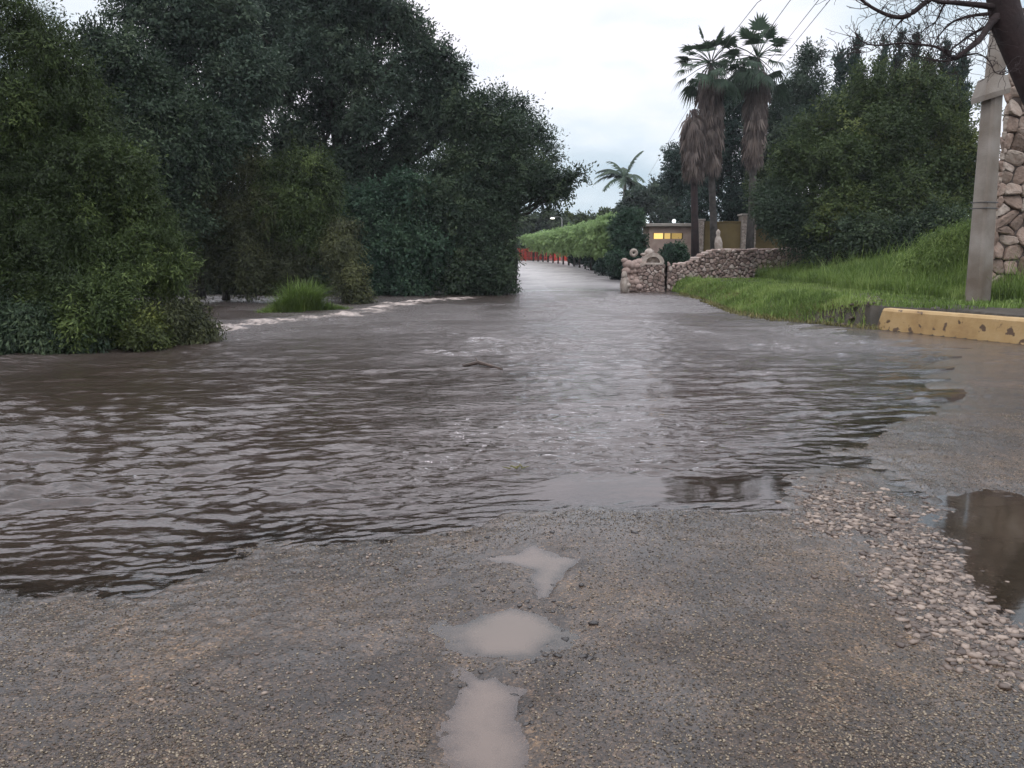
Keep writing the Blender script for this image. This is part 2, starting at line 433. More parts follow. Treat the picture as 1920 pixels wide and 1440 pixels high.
M['stone_small'] = rough_mat('rubble_stone', (0.24, 0.17, 0.145), (0.45, 0.325, 0.28), 5, 0.85, 0.5, 25, var=0.6, c3=(0.64, 0.54, 0.48), bdist=0.02)
M['mortar'] = rough_mat('dark_mortar', (0.06, 0.045, 0.038), (0.14, 0.105, 0.088), 6, 0.9, 0.5, 25)
M['pale_stone'] = rough_mat('carved_pale_stone', (0.32, 0.25, 0.21), (0.62, 0.53, 0.46), 7, 0.8, 0.5, 25)
M['gravel'] = rough_mat('pale_gravel', (0.09, 0.062, 0.050), (0.20, 0.145, 0.115), 12, 0.45, 0.3, 60, var=0.75, c3=(0.39, 0.295, 0.235))
M['pebble'] = rough_mat('speck_gravel', (0.045, 0.033, 0.025), (0.12, 0.088, 0.060), 12, 0.45, 0.3, 60, var=0.8, c3=(0.38, 0.30, 0.21))
M['lump'] = rough_mat('bitumen_lump', (0.030, 0.026, 0.026), (0.075, 0.062, 0.058), 20, 0.35, 0.4, 60)
M['red'] = rough_mat('red_paint', (0.36, 0.030, 0.02), (0.58, 0.07, 0.045), 5, 0.6, 0.1, 20)
M['wood'] = rough_mat('wet_wood', (0.038, 0.022, 0.015), (0.11, 0.066, 0.047), 9, 0.5, 0.5, 40)
M['wire'] = rough_mat('cable', (0.10, 0.10, 0.10), (0.14, 0.14, 0.14), 5, 0.6, 0.0, 20)
M['metal'] = rough_mat('lamp_metal', (0.25, 0.25, 0.25), (0.36, 0.36, 0.36), 5, 0.5, 0.0, 20)
M['globe'] = emit_mat('lit_globe', (0.9, 0.97, 1.0), 2.2)
M['warm'] = emit_mat('warm_window', (1.0, 0.72, 0.22), 1.25)
M['lamp'] = emit_mat('lit_lamp', (1.0, 0.93, 0.85), 6)
def kerb_mat():
    m, t, o = new_mat('yellow_kerb_paint')
    nn = t.nodes.new; lk = t.links.new
    tcn = nn('ShaderNodeTexCoord')
    n1 = nn('ShaderNodeTexNoise'); n1.inputs['Scale'].default_value = 2.2; n1.inputs['Detail'].default_value = 8; n1.inputs['Roughness'].default_value = 0.6; lk(tcn.outputs['Object'], n1.inputs['Vector'])
    c = ramp(t, [(0.3, (0.27, 0.16, 0.065)), (0.5, (0.40, 0.26, 0.11)), (0.75, (0.46, 0.32, 0.16))], n1.outputs['Fac'])
    n2 = nn('ShaderNodeTexNoise'); n2.inputs['Scale'].default_value = 4.5; n2.inputs['Detail'].default_value = 5; lk(tcn.outputs['Object'], n2.inputs['Vector'])
    k = ramp(t, [(0.595, (0, 0, 0)), (0.635, (1, 1, 1))], n2.outputs['Fac'])
    mm = nn('ShaderNodeMix'); mm.data_type = 'RGBA'; lk(k.outputs[0], mm.inputs['Factor']); lk(c.outputs[0], mm.inputs['A']); mm.inputs['B'].default_value = (0.10, 0.06, 0.035, 1)
    p = nn('ShaderNodeBsdfPrincipled'); p.inputs['Roughness'].default_value = 0.6; lk(mm.outputs['Result'], p.inputs['Base Color'])
    n3 = nn('ShaderNodeTexNoise'); n3.inputs['Scale'].default_value = 25; n3.inputs['Detail'].default_value = 5; lk(tcn.outputs['Object'], n3.inputs['Vector'])
    b = nn('ShaderNodeBump'); b.inputs['Strength'].default_value = 0.5; b.inputs['Distance'].default_value = 0.01; lk(n3.outputs['Fac'], b.inputs['Height']); lk(b.outputs[0], p.inputs['Normal'])
    lk(p.outputs[0], o.inputs['Surface'])
    return m
M['kerb'] = kerb_mat()

# ------------------------------------------------------------------ the lie of the land
FLOOD = [(-30, 2.6)] + [gp(*p) for p in [(-500, 1150), (-200, 1125), (0, 1116), (90, 1128), (160, 1108), (230, 1122), (285, 1130), (345, 1100), (385, 1078), (430, 1025), (520, 1012), (600, 1022),
    (700, 1012), (800, 1000), (900, 985), (950, 968), (1020, 962), (1100, 952), (1180, 960), (1260, 953), (1340, 957), (1470, 962), (1492, 930), (1485, 902), (1560, 878), (1620, 884), (1690, 925), (1745, 945), (1700, 900),
    (1630, 858), (1560, 852), (1640, 815), (1725, 770), (1790, 745), (1750, 705), (1780, 668), (1700, 640), (1560, 625), (1450, 600), (1340, 577), (1308, 562), (1290, 548), (1180, 547), (1060, 545),
    (970, 547), (960, 552), (870, 553), (680, 553), (350, 554), (-300, 556)]] + [(-60, 30), (-60, 2.6)]
PUD = {
 'mid': [gp(*p) for p in [(862, 1180), (890, 1165), (912, 1148), (960, 1138), (1005, 1148), (1040, 1168), (1052, 1185), (1035, 1205), (1005, 1232), (950, 1238), (890, 1232), (875, 1212)]],
 'upper': [gp(*p) for p in [(892, 1043), (960, 1035), (990, 1018), (1010, 1022), (1045, 1036), (1090, 1048), (1075, 1068), (1060, 1090), (1040, 1125), (1000, 1125), (990, 1085), (1000, 1070), (940, 1060), (905, 1052)]],
 'low': [gp(*p) for p in [(850, 1290), (880, 1268), (930, 1262), (985, 1300), (970, 1350), (1000, 1400), (980, 1520), (900, 1560), (860, 1460), (820, 1420), (835, 1350)]],
 'right': [gp(*p) for p in [(1768, 962), (1745, 945), (1770, 930), (1860, 925), (1990, 950), (2200, 1000), (2200, 1300), (1980, 1250), (1905, 1190), (1860, 1130), (1805, 1070), (1800, 1020), (1770, 990), (1690, 975)]],
}
_a, _b = Vector(gp(1640, 620)), Vector(gp(1920, 650))
KEND = tuple(_a + (_b - _a).normalized() * 14)
ROAD = [(-14, -8)] + [gp(*p) for p in [(-900, 760), (-200, 700), (400, 628), (560, 596), (790, 566), (960, 552)]]
P_FARL = [at(962, 500, 60).xy, at(950, 492, 75).xy]
ROAD += [tuple(p) for p in P_FARL] + [(-25, 78), (-25, 88)] + [tuple(at(1060, 494, 74).xy), tuple(at(1125, 503, 58).xy), tuple(at(1165, 520, 42).xy)] + \
        [gp(1205, 546), gp(1308, 560), gp(1450, 602), gp(1560, 618), gp(1640, 620), gp(1920, 650), KEND, (14, -8)]
BANK = [gp(1308, 560), gp(1380, 588), gp(1450, 600), gp(1560, 612), gp(1640, 620), gp(1920, 650), KEND, (60, 6), (60, 60), (9, 60), (6.3, 33), gp(1250, 546)]
KA, KB = Vector((*gp(1640, 620), 0)), Vector((*gp(1920, 650), 0))
kd = (KB - KA).normalized(); kn = Vector((-kd.y, kd.x, 0))
if kn.y < 0: kn = -kn

def road_rise(x, y):
    return 0.90 * sstep(31, 72, y) + 0.0 * x
def ground_h(x, y, detail=True):
    s = sd_poly(x, y, FLOOD)
    pit = 0.02 * sstep(0.0, -0.10, sd_poly(x, y, PUD['mid'])) + 0.008 * sstep(0.0, -0.10, sd_poly(x, y, PUD['low'])) + 0.010 * sstep(0.0, -0.08, sd_poly(x, y, PUD['upper']))
    for p in PUD.values(): s = np.minimum(s, sd_poly(x, y, p))
    near = sstep(14, 8, y)
    wob = (0.07 + 0.16 * sstep(1.2, 2.5, x)) * near * fbm2(x * 3, y * 3, 3, 5, 0.6) + 0.4 * (1 - near) * fbm2(x * 0.6, y * 0.6, 5, 3)
    s = s + wob
    h = np.where(s > 0, 0.022 * (1 - np.exp(-np.maximum(s, 0) / 0.42)) + 0.014 * (1 - np.exp(-np.maximum(s, 0) / 1.5)),
                 -0.030 * (1 - np.exp(np.minimum(s, 0) / np.where(x > 1.6, 0.9, 0.45))) - 0.25 * (1 - np.exp(np.minimum(s, 0) / 5)))
    h = h + 0.007 * fbm2(x * 2.2, y * 2.2, 8, 3)
    if detail:
        h = h + sstep(16, 7, y) * (0.0060 * fbm2(x * 11, y * 11, 11, 4) + 0.006 * np.maximum(fbm2(x * 26, y * 26, 21, 2), 0))
    h = h + road_rise(x, y) - pit
    sb = -sd_poly(x, y, BANK)           # >0 inside the bank
    kx = sstep(KA.x - 1.1, KA.x + 0.2, x)
    bank = 0.95 * sstep(-0.2, 10.0, sb) * (0.15 + 0.85 * sstep(4.5, 12, x)) + 0.10 * sstep(0, 0.7, sb)
    plat = 0.425 * sstep(0.12, 0.26, sb)
    hb = np.where(kx > 0, np.maximum(bank, plat * kx) + 0.62 * kx * sstep(4.2, 9.5, sb), bank)
    hb = hb + sstep(0, 1, sb) * 0.10 * fbm2(x * 0.9, y * 0.9, 31, 3)
    h = np.where(sb > 0, np.maximum(h, 0.02) + hb, h)
    # land behind the trees on the left, gently above the flood
    far = sstep(32, 40, y) * sstep(-0.5, -3.0, x)
    h = h + far * 0.4
    return h
def gh(x, y):
    return float(ground_h(np.array([float(x)]), np.array([float(y)]), False)[0])

def fan_grid(rows, ncol, half_deg=37.0, extra=(45, 55, 66, 76)):
    T = np.tan(np.radians(half_deg))
    c = np.linspace(-T, T, ncol)
    ex = np.tan(np.radians(np.array(extra)))
    c = np.concatenate([-ex[::-1], c, ex])
    X = rows[:, None] * c[None, :]; Y = np.repeat(rows[:, None], len(c), 1)
    return X, Y
def grid_faces(nr, nc):
    i = np.arange(nr - 1)[:, None] * nc + np.arange(nc - 1)[None, :]
    return np.stack([i, i + 1, i + nc + 1, i + nc], -1).reshape(-1, 4)
def submesh(name, V, Fc, keep, mat, smooth=True, vattr=None):
    f = Fc[keep]; used = np.unique(f); mp_ = np.full(len(V), -1, np.int64); mp_[used] = np.arange(len(used))
    return np_mesh(name, V[used], mp_[f], mat, smooth, vattr={k: v[used] for k, v in (vattr or {}).items()})

rows = [1.6]
while rows[-1] < 40: rows.append(rows[-1] + min(max(rows[-1] ** 2 / 1125 * 1.2, 0.010), 0.25))
while rows[-1] < 3500: rows.append(rows[-1] * 1.05)
rows = np.array(rows)
X, Y = fan_grid(rows, 820)
Z = ground_h(X.ravel(), Y.ravel())
V = np.stack([X.ravel(), Y.ravel(), Z], 1)
Fc = grid_faces(*X.shape)
cx = V[Fc].mean(1)
inroad = sd_poly(cx[:, 0], cx[:, 1], ROAD) < 0
sw = sd_poly(V[:, 0], V[:, 1], FLOOD)
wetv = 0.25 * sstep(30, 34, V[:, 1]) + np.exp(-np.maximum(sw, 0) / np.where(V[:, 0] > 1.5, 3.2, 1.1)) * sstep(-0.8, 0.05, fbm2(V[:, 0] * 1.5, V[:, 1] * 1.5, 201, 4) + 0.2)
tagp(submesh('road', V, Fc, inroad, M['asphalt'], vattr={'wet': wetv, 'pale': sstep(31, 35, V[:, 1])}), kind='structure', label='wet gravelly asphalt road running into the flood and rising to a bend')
tagp(submesh('ground', V, Fc, ~inroad, M['soil']), kind='structure', label='dark soil of the river bank and verges')
# land beside and behind the viewer
mb = MB()
mb.poly([(-3000, -3000, 0.0), (3000, -3000, 0.0), (3000, 1.62, 0.0), (-3000, 1.62, 0.0)])
o = mb.build('ground', M['asphalt']); tagp(o, kind='structure', label='wet ground at the near edge')

# ------------------------------------------------------------------ water
rows = [1.6]
while rows[-1] < 34: rows.append(rows[-1] + min(max(rows[-1] ** 2 / 1125 * 0.9, 0.010), 0.055 if rows[-1] < 18 else 0.11))
rows = np.array(rows)
X, Y = fan_grid(rows, 900)
x, y = X.ravel(), Y.ravel()
gz = ground_h(x, y)
sF = sd_poly(x, y, FLOOD)
rng = np.random.default_rng(7)
FOAM = [gp(400, 622), gp(450, 612), gp(520, 604), gp(600, 596), gp(680, 588), gp(740, 572), gp(790, 566), gp(880, 558)]
dfm = d_line(x, y, FOAM)
calm = np.exp(-((x - gp(1100, 915)[0]) / 0.62) ** 4 - ((y - gp(1100, 918)[1]) / 0.33) ** 4)
calm2 = np.exp(-((x - gp(1380, 915)[0]) / 0.5) ** 4 - ((y - gp(1380, 915)[1]) / 0.32) ** 4)
edge = sstep(0.0, 0.6, -sF) * 0.6 + 0.4
edge = np.where(y > 14, 1, edge)
amp = edge * (1 - 0.97 * np.clip(calm + calm2, 0, 1))
patch = 0.55 + 0.75 * sstep(-0.35, 0.45, fbm2(x * 0.45, y * 0.32, 40, 3))
side = np.where(x < 0, 1.0, 1 - 0.2 * sstep(0, 3.0, x))
amp = amp * patch * side
wx = x + 0.25 * fbm2(x * 0.9, y * 0.9, 50, 3); wy = y + 0.18 * fbm2(x * 0.8, y * 1.1, 60, 3)
hw = np.zeros_like(x)
bands = [0.40 + 0.75 * sstep(-0.4, 0.4, fbm2(x * f_, y * f_ * 0.8, 400 + int(f_ * 10), 3)) for f_ in (1.9, 1.1, 0.7)]
for k in range(96):
    u_ = rng.random(); lam = 0.05 * (0.42 / 0.05) ** u_
    ang = rng.normal(math.radians(103), math.radians(17))
    if rng.random() < 0.2: ang = rng.random() * 6.28
    kx_, ky_ = math.cos(ang) * 2 * math.pi / lam, math.sin(ang) * 2 * math.pi / lam
    a_ = 0.0078 * lam ** 1.0 * (0.6 + 0.8 * rng.random())
    # short waves fade where the sheet's cells no longer carry them
    cell = np.interp(y, rows[:-1], np.diff(rows))
    ok = sstep(2.0, 3.6, lam / np.maximum(cell, 0.005))
    hw += a_ * ok * bands[min(int(u_ * 3), 2)] * np.sin(wx * kx_ + wy * ky_ + rng.random() * 6.28)
hw *= amp * (1 - 0.7 * np.exp(-((x + 0.5) / 1.1) ** 2 - ((y - 7.6) / 1.6) ** 2))
for k in range(36):
    lam = 0.35 * (1.3 / 0.35) ** rng.random()
    ang = rng.normal(math.radians(96), math.radians(24))
    kx_, ky_ = math.cos(ang) * 2 * math.pi / lam, math.sin(ang) * 2 * math.pi / lam
    hw += 0.0040 * lam * sstep(5, 10, y) * patch * np.sin(wx * 0.9 * kx_ + wy * ky_ + rng.random() * 6.28)
hw += 0.006 * sstep(3, 9, y) * fbm2(x * 0.8, y * 1.9, 77, 3) * edge
fo = np.exp(-(dfm / 0.75) ** 2) * (0.42 + 0.55 * (fbm2(x * 1.3, y * 2.6, 90, 5, 0.65) + 0.35))
fo = np.clip(fo, 0, 1)
hw += np.exp(-(dfm / 0.55) ** 2) * (0.03 + 0.10 * fbm2(x * 2.2, y * 4.3, 91, 5, 0.65))
murk = 1 - np.exp(-np.maximum(hw - gz, 0) / 0.032)
murk = np.where(y > 12, 1, murk)
V = np.stack([x, y, hw], 1)
Fc = grid_faces(*X.shape)
cx = V[Fc].mean(1)
sds = [sd_poly(cx[:, 0], cx[:, 1], FLOOD)] + [sd_poly(cx[:, 0], cx[:, 1], p) for p in PUD.values()]
own = np.argmin(np.stack(sds), 0)
lim = np.where(cx[:, 1] > 12, 1.2, 0.16)
va = {'chop': sstep(6, 15, y) * np.clip(amp, 0, 1), 'amp': amp * (0.6 + 0.4 * sstep(5, 11, y)), 'murk': murk, 'foam': fo}
o = submesh('flood_water', V, Fc, (own == 0) & (sds[0] < lim), M['flood'], vattr=va)
tagp(o, kind='structure', label='brown rippled flood water running across the road')
V0 = V.copy(); V0[:, 2] = 0.0
va0 = dict(va); va0['chop'] = np.zeros(len(x)); va0['amp'] = np.full(len(x), 0.12)
va0['murk'] = 1 - np.exp(-np.maximum(-gz, 0) / 0.012)
for i, (k, lab) in enumerate([('mid', 'light brown muddy puddle in a pothole at the middle of the road'), ('upper', 'irregular grey brown puddle nearest the flood edge in the potholes'),
                              ('low', 'faint shallow puddle at the bottom of the picture below the round one'), ('right', 'large dark puddle beside the pale gravel strip mirroring the pole')]):
    o = submesh('puddle', V0, Fc, (own == i + 1) & (sds[i + 1] < 0.12), M['puddle_dark'] if k == 'right' else M['puddle'], vattr=va0)
    tagp(o, kind='structure', label=lab)

# ------------------------------------------------------------------ loose stones
def stones(name, n, sampler, size, mat, flat=0.55, seed=1, sink=0.25, flatshade=True):
    r = np.random.default_rng(seed)
    pts = sampler(r, n); n = len(pts)
    t = (1 + 5 ** 0.5) / 2
    iv = np.array([(-1, t, 0), (1, t, 0), (-1, -t, 0), (1, -t, 0), (0, -1, t), (0, 1, t), (0, -1, -t), (0, 1, -t), (t, 0, -1), (t, 0, 1), (-t, 0, -1), (-t, 0, 1)], float)
    iv /= np.linalg.norm(iv[0])
    fc = np.array([(0, 11, 5), (0, 5, 1), (0, 1, 7), (0, 7, 10), (0, 10, 11), (1, 5, 9), (5, 11, 4), (11, 10, 2), (10, 7, 6), (7, 1, 8), (3, 9, 4), (3, 4, 2), (3, 2, 6), (3, 6, 8), (3, 8, 9), (4, 9, 5), (2, 4, 11), (6, 2, 10), (8, 6, 7), (9, 8, 1)])
    sz = size[0] * (size[1] / size[0]) ** (r.random(n) ** 1.8)
    vv = iv[None] * (1 + 0.22 * r.normal(size=(n, 12, 1)))
    vv = vv * (np.stack([0.8 + 0.6 * r.random(n), 0.6 + 0.4 * r.random(n), flat * (0.6 + 0.6 * r.random(n))], 1) * sz[:, None] / 2)[:, None, :]
    a = r.random(n) * 6.28; c, s = np.cos(a), np.sin(a)
    xx = vv[:, :, 0] * c[:, None] - vv[:, :, 1] * s[:, None]; yy = vv[:, :, 0] * s[:, None] + vv[:, :, 1] * c[:, None]
    hz = ground_h(pts[:, 0], pts[:, 1])
    hz = np.maximum(hz, -0.01)
    V = np.stack([xx + pts[:, :1], yy + pts[:, 1:2], vv[:, :, 2] + (hz + sz * flat * (0.5 - sink))[:, None]], -1).reshape(-1, 3)
    Fc = (fc[None] + np.arange(n)[:, None, None] * 12).reshape(-1, 3)
    var = np.repeat(r.random(n), 20)
    return np_mesh(name, V, Fc, mat, False, fattr={'var': var})
GR = [gp(*p) for p in [(1488, 905), (1560, 882), (1640, 895), (1700, 925), (1765, 960), (1700, 975), (1770, 1000), (1800, 1060), (1860, 1130), (1920, 1200), (1990, 1290), (1960, 1330), (1830, 1280), (1720, 1215), (1690, 1150), (1630, 1080), (1540, 1020), (1480, 955)]]
GRC = [gp(1560, 925), gp(1640, 985), gp(1700, 1050), gp(1780, 1120), gp(1860, 1200), gp(1950, 1290)]
def samp_strip(r, n):
    c = np.array(GRC); seg = r.integers(0, len(c) - 1, n * 2); t = r.random((n * 2, 1))
    p = c[seg] * (1 - t) + c[seg + 1] * t + r.normal(size=(n * 2, 2)) * np.array([0.30, 0.24])
    s = sd_poly(p[:, 0], p[:, 1], GR)
    q = fbm2(p[:, 0] * 3.5, p[:, 1] * 3.5, 301, 4)
    p = p[(s < 0.35 * r.random(len(s)) ** 3) & (q + 0.55 * r.random(len(q)) > 0.10)]
    return p[:n]
o = stones('pale_gravel', 5200, samp_strip, (0.006, 0.050), M['gravel'], seed=3, flat=0.40, sink=0.42)
tagp(o, 'strip of loose pale stones between the dark puddle and the road', 'gravel', kind='stuff')
def samp_fore(r, n):
    u = r.random(n * 3); yy = 1.8 + 5.2 * u ** 1.25; xx = (r.random(n * 3) * 2 - 1) * 0.72 * yy
    p = np.stack([xx, yy], 1)
    s = sd_poly(xx, yy, FLOOD)
    for q in PUD.values(): s = np.minimum(s, sd_poly(xx, yy, q))
    d = fbm2(xx * 1.1, yy * 1.1, 111, 4)
    p = p[(s > 0.03) & (d + 0.9 * r.random(len(d)) > 0.1)]
    return p[:n]
o = stones('fine_gravel', 85000, samp_fore, (0.0030, 0.010), M['pebble'], seed=5)
tagp(o, 'fine pebbles loosened from the worn asphalt in front of the water', 'gravel', kind='stuff')
def samp_clump(r, n):
    C_ = [gp(660, 1055), gp(700, 1045), gp(1300, 975), gp(640, 1080), gp(900, 990), gp(1560, 800), gp(1700, 830), gp(380, 1290), gp(600, 1310)]
    c = np.array(C_)[r.integers(0, len(C_), n)]
    return c + r.normal(size=(n, 2)) * np.array([0.16, 0.12])
o = stones('scattered_pebbles', 420, samp_clump, (0.006, 0.022), M['gravel'], seed=9)
tagp(o, 'small pale pebbles strewn thinly over the grey asphalt', 'pebbles', kind='stuff')
def samp_lump(r, n):
    xx = []; yy = []
    a = [(960, 1020, 60, 25), (1150, 965, 120, 16), (1200, 985, 100, 20), (960, 1085, 70, 30), (1030, 1240, 40, 12), (900, 1300, 30, 20), (960, 1330, 60, 30), (1060, 1200, 30, 30), (1000, 1130, 60, 30)]
    o_ = []
    for i in range(n):
        c = a[r.integers(0, len(a))]
        o_.append(gp(c[0] + r.normal() * c[2], c[1] + r.normal() * c[3]))
    return np.array(o_)
o = stones('bitumen_lumps', 260, samp_lump, (0.008, 0.038), M['lump'], seed=12, flat=0.35, sink=0.35)
tagp(o, 'dark bitumen crumbs standing out of the wet film round the potholes', 'lumps', kind='stuff')

# ------------------------------------------------------------------ foliage
def foliage_arrays(blobs, n_sprig, per, leaf, wid, seed, droop=0.2, sprig=0.5, hole=0.28, hscale=1.0, shell=0.45, up=0.3, lobes=True, coarse=1.4):
    """sprigs of leaves spread through the outer part of each blob, thinned by a noise so that gaps stay open"""
    r = np.random.default_rng(seed)
    B0 = np.array([[b[0], b[1], b[2], b[3], b[4], b[5]] for b in blobs], float)
    # every mass is broken into lobes of its own
    K = 11
    dd = r.normal(size=(len(B0), K, 3)); dd[:, :, 2] += 0.25; dd /= np.linalg.norm(dd, axis=2)[:, :, None]
    cc = B0[:, None, :3] + dd * B0[:, None, 3:] * (0.50 + 0.24 * r.random((len(B0), K, 1)))
    rr_ = B0[:, None, 3:] * (0.24 + 0.22 * r.random((len(B0), K, 1)))
    B = np.concatenate([np.concatenate([cc, rr_], 2).reshape(-1, 6), np.concatenate([B0[:, :3], B0[:, 3:] * 0.78], 1)])
    lt = np.concatenate([r.random(len(B0) * K), np.full(len(B0), 0.25)])
    area = (B[:, 3] * B[:, 4] + B[:, 3] * B[:, 5] + B[:, 4] * B[:, 5])
    area[len(B0) * K:] *= 0.5
    if not lobes: area[:len(B0) * K] = 0; B[len(B0) * K:, 3:] = B0[:, 3:]; lt[:] = 0.4
    idx = r.choice(len(B), n_sprig, p=area / area.sum())
    d = r.normal(size=(n_sprig, 3)); d /= np.linalg.norm(d, axis=1)[:, None]
    rad = 1 - shell * r.random(n_sprig) ** 1.5
    rad += (r.random(n_sprig) < 0.14) * r.random(n_sprig) * 0.40
    per = max(6, int(per / coarse ** 1.6)); leaf = leaf * coarse; wid = wid * coarse
    c = B[idx, :3]; R = B[idx, 3:]
    p = c + d * R * rad[:, None]
    bump = vn3(p / (0.35 * R.mean(1)[:, None]) + seed, seed) - 0.5
    p = p + d * (bump * 0.5 * R.mean(1))[:, None]
    nz_ = vn3(p * (1.3 / hscale) + 50, seed + 3) * 0.6 + vn3(p * (3.1 / hscale) + 50, seed + 4) * 0.4
    keep = nz_ > hole
    p, d, nz_, idx = p[keep], d[keep], nz_[keep], idx[keep]
    lt = lt[idx]
    n = len(p)
    ax = d + r.normal(size=(n, 3)) * 0.45; ax[:, 2] += up - droop * 2
    ax /= np.linalg.norm(ax, axis=1)[:, None]
    ln = sprig * (0.6 + 0.8 * r.random(n))
    tt = r.random((n, per))
    base = p[:, None, :] + ax[:, None, :] * (tt * ln[:, None])[:, :, None]
    base[:, :, 2] -= droop * (tt * ln[:, None]) ** 2 * 1.2
    base = base + r.normal(size=(n, per, 3)) * (sprig * 0.17)
    ld = ax[:, None, :] * 0.7 + r.normal(size=(n, per, 3)) * 0.55
    ld[:, :, 2] -= droop * 1.2
    ld /= np.linalg.norm(ld, axis=2)[:, :, None]
    nn_ = r.normal(size=(n, per, 3)) * 0.28 + np.array([0, 0, 0.55]) + d[:, None, :] * 0.8
    sv = np.cross(ld, nn_); sv /= np.linalg.norm(sv, axis=2)[:, :, None] + 1e-9
    L_ = leaf * (0.45 + 1.0 * r.random((n, per, 1))); W_ = wid * (0.6 + 0.8 * r.random((n, per, 1)))
    a = base; b = base + ld * L_ * 0.5 + sv * W_ * 0.5; c_ = base + ld * L_; e_ = base + ld * L_ * 0.5 - sv * W_ * 0.5
    V = np.stack([a, b, c_, e_], 2).reshape(-1, 3)
    m = n * per
    Fq = np.arange(m * 4).reshape(m, 4)
    tone = vn3(p * (0.8 / hscale) + 9, seed + 7)
    var = np.clip(-0.10 + 0.55 * tone[:, None] + 0.62 * lt[:, None] ** 1.6 + 0.2 * (r.random((n, 1)) - 0.5) + 0.2 * (r.random((n, per)) - 0.35), 0, 1).ravel()
    return V, Fq, var
def px_blobs(lst, depth=0.8, seed=0):
    r = random.Random(seed); o_ = []
    for b in lst:
        px, py, rp, Yd = b[:4]
        sx = b[4] if len(b) > 4 else 1.0; sz = b[5] if len(b) > 5 else 0.85
        c = at(px, py, Yd); R = rp * Yd / F
        o_.append((c.x, c.y, c.z, R * sx, max(R * depth, 0.3), R * sz))
    return o_
def branch_mesh(base, blobs, r0, seed, k=8, twigs=5, lean=0.0, fork=0.35):
    r = random.Random(seed); mb = MB(); base = Vector(base)
    cs = [Vector(b[:3]) for b in blobs]
    cen = sum(cs, Vector()) / len(cs)
    top = Vector((cen.x * 0.7 + base.x * 0.3, cen.y * 0.7 + base.y * 0.3, max(c.z for c in cs) * 0.75 + base.z * 0.25))
    npt = 9; tp = []; tr = []
    for i in range(npt):
        t = i / (npt - 1)
        p = base.lerp(top, t) + Vector((r.uniform(-1, 1), r.uniform(-1, 1), 0)) * r0 * 0.9 * (0.3 + t)
        p.x += lean * math.sin(t * 3.1)
        tp.append(p); tr.append(r0 * (1.25 if i == 0 else 1) * (1 - 0.72 * t))
    tp[0].z -= 0.3
    mb.tube(tp, tr, k)
    for b, c in zip(blobs, cs):
        f = min(max((c.z - base.z) / max(top.z - base.z, 0.1) - fork, 0.12), 0.92)
        i = f * (npt - 1); i0 = int(i); st = tp[i0].lerp(tp[min(i0 + 1, npt - 1)], i - i0); rs = r0 * (1 - 0.72 * f) * 0.55
        pts = []; n = 6
        for j in range(n + 1):
            t = j / n
            q = st.lerp(c, t) + Vector((r.uniform(-1, 1), r.uniform(-1, 1), r.uniform(-0.4, 1))) * 0.06 * (c - st).length * math.sin(3.1 * t)
            pts.append(q)
        mb.tube(pts, [rs * (1 - 0.8 * j / n) for j in range(n + 1)], 6, cap=False)
        R = Vector(b[3:6])
        for _ in range(twigs):
            dv = Vector((r.gauss(0, 1), r.gauss(0, 1), r.gauss(0.3, 0.8))).normalized()
            en = c + Vector((dv.x * R.x, dv.y * R.y, dv.z * R.z)) * 0.85
            s0 = pts[r.randint(3, n)]
            mid = s0.lerp(en, 0.5) + Vector((r.uniform(-1, 1), r.uniform(-1, 1), r.uniform(-1, 1))) * 0.1 * (en - s0).length
            mb.tube([s0, mid, en], [rs * 0.32, rs * 0.2, rs * 0.06], 4, cap=False)
    return mb
def tree(name, label, cat, base_px, blobs_px, mat, n_sprig, per=26, leaf=0.10, wid=0.035, seed=1, r0=0.22, bark='bark', droop=0.2, sprig=0.5,
         hole=0.28, hscale=1.0, shell=0.45, group=None, depth=0.8, up=0.3, part='crown', twigs=5, coarse=1.25):
    bl = px_blobs(blobs_px, depth, seed)
    Yb = base_px[1]; bx = (base_px[0] - 960) / F * Yb / CT
    bz = gh(bx, Yb)
    base = Vector((bx, Yb, bz))
    root = empty(name)
    V, Fq, var = foliage_arrays(bl, n_sprig, per, leaf, wid, seed, droop, sprig, hole, hscale, shell, up, True, coarse)
    ok = V[:, 2].reshape(-1, 4).min(1) > min(bz, 0) - 0.05
    np_mesh(part, V.reshape(-1, 4, 3)[ok].reshape(-1, 3), np.arange(ok.sum() * 4).reshape(-1, 4), M[mat], fattr={'var': var[ok]}, parent=root)
    branch_mesh(base, bl, r0, seed, twigs=twigs).build('trunk', M[bark], root, smooth=True)
    tagp(root, label, cat, group)
    set_base(root, base)
    return root

GT = 'trees and bushes along the flooded river bank'
# near willow-like growth on the left
tree('willow_tree', 'tall feathery green tree at the left picture edge overhanging the flood', 'tree', (-60, 14.0),
     [(-110, 40, 95, 14.5), (30, 40, 62, 14.5), (70, 100, 75, 14.2), (-70, 200, 170, 14), (70, 230, 95, 14), (140, 150, 50, 14.6), (150, 240, 55, 14), (130, 340, 95, 13.5), (-40, 400, 160, 13.2), (210, 320, 60, 13.5),
      (70, 480, 120, 12.8), (-90, 560, 140, 12.6), (-160, 300, 160, 13)],
     'willow', 9500, 30, 0.085, 0.022, 11, 0.20, droop=0.30, sprig=0.34, hole=0.41, hscale=1.1, coarse=0.95)
tree('willow_bush', 'rounded feathery green bush leaning right over the water beside the edge tree', 'bush', (210, 13.4),
     [(205, 400, 80, 13.6), (250, 450, 80, 13.4), (290, 500, 58, 13.2), (220, 540, 90, 13.0), (130, 580, 90, 12.6), (300, 575, 42, 13.0), (235, 330, 48, 13.8), (170, 470, 80, 13.2)],
     'willow', 5600, 30, 0.08, 0.020, 12, 0.10, droop=0.35, sprig=0.30, hole=0.40, hscale=0.9, coarse=0.95)
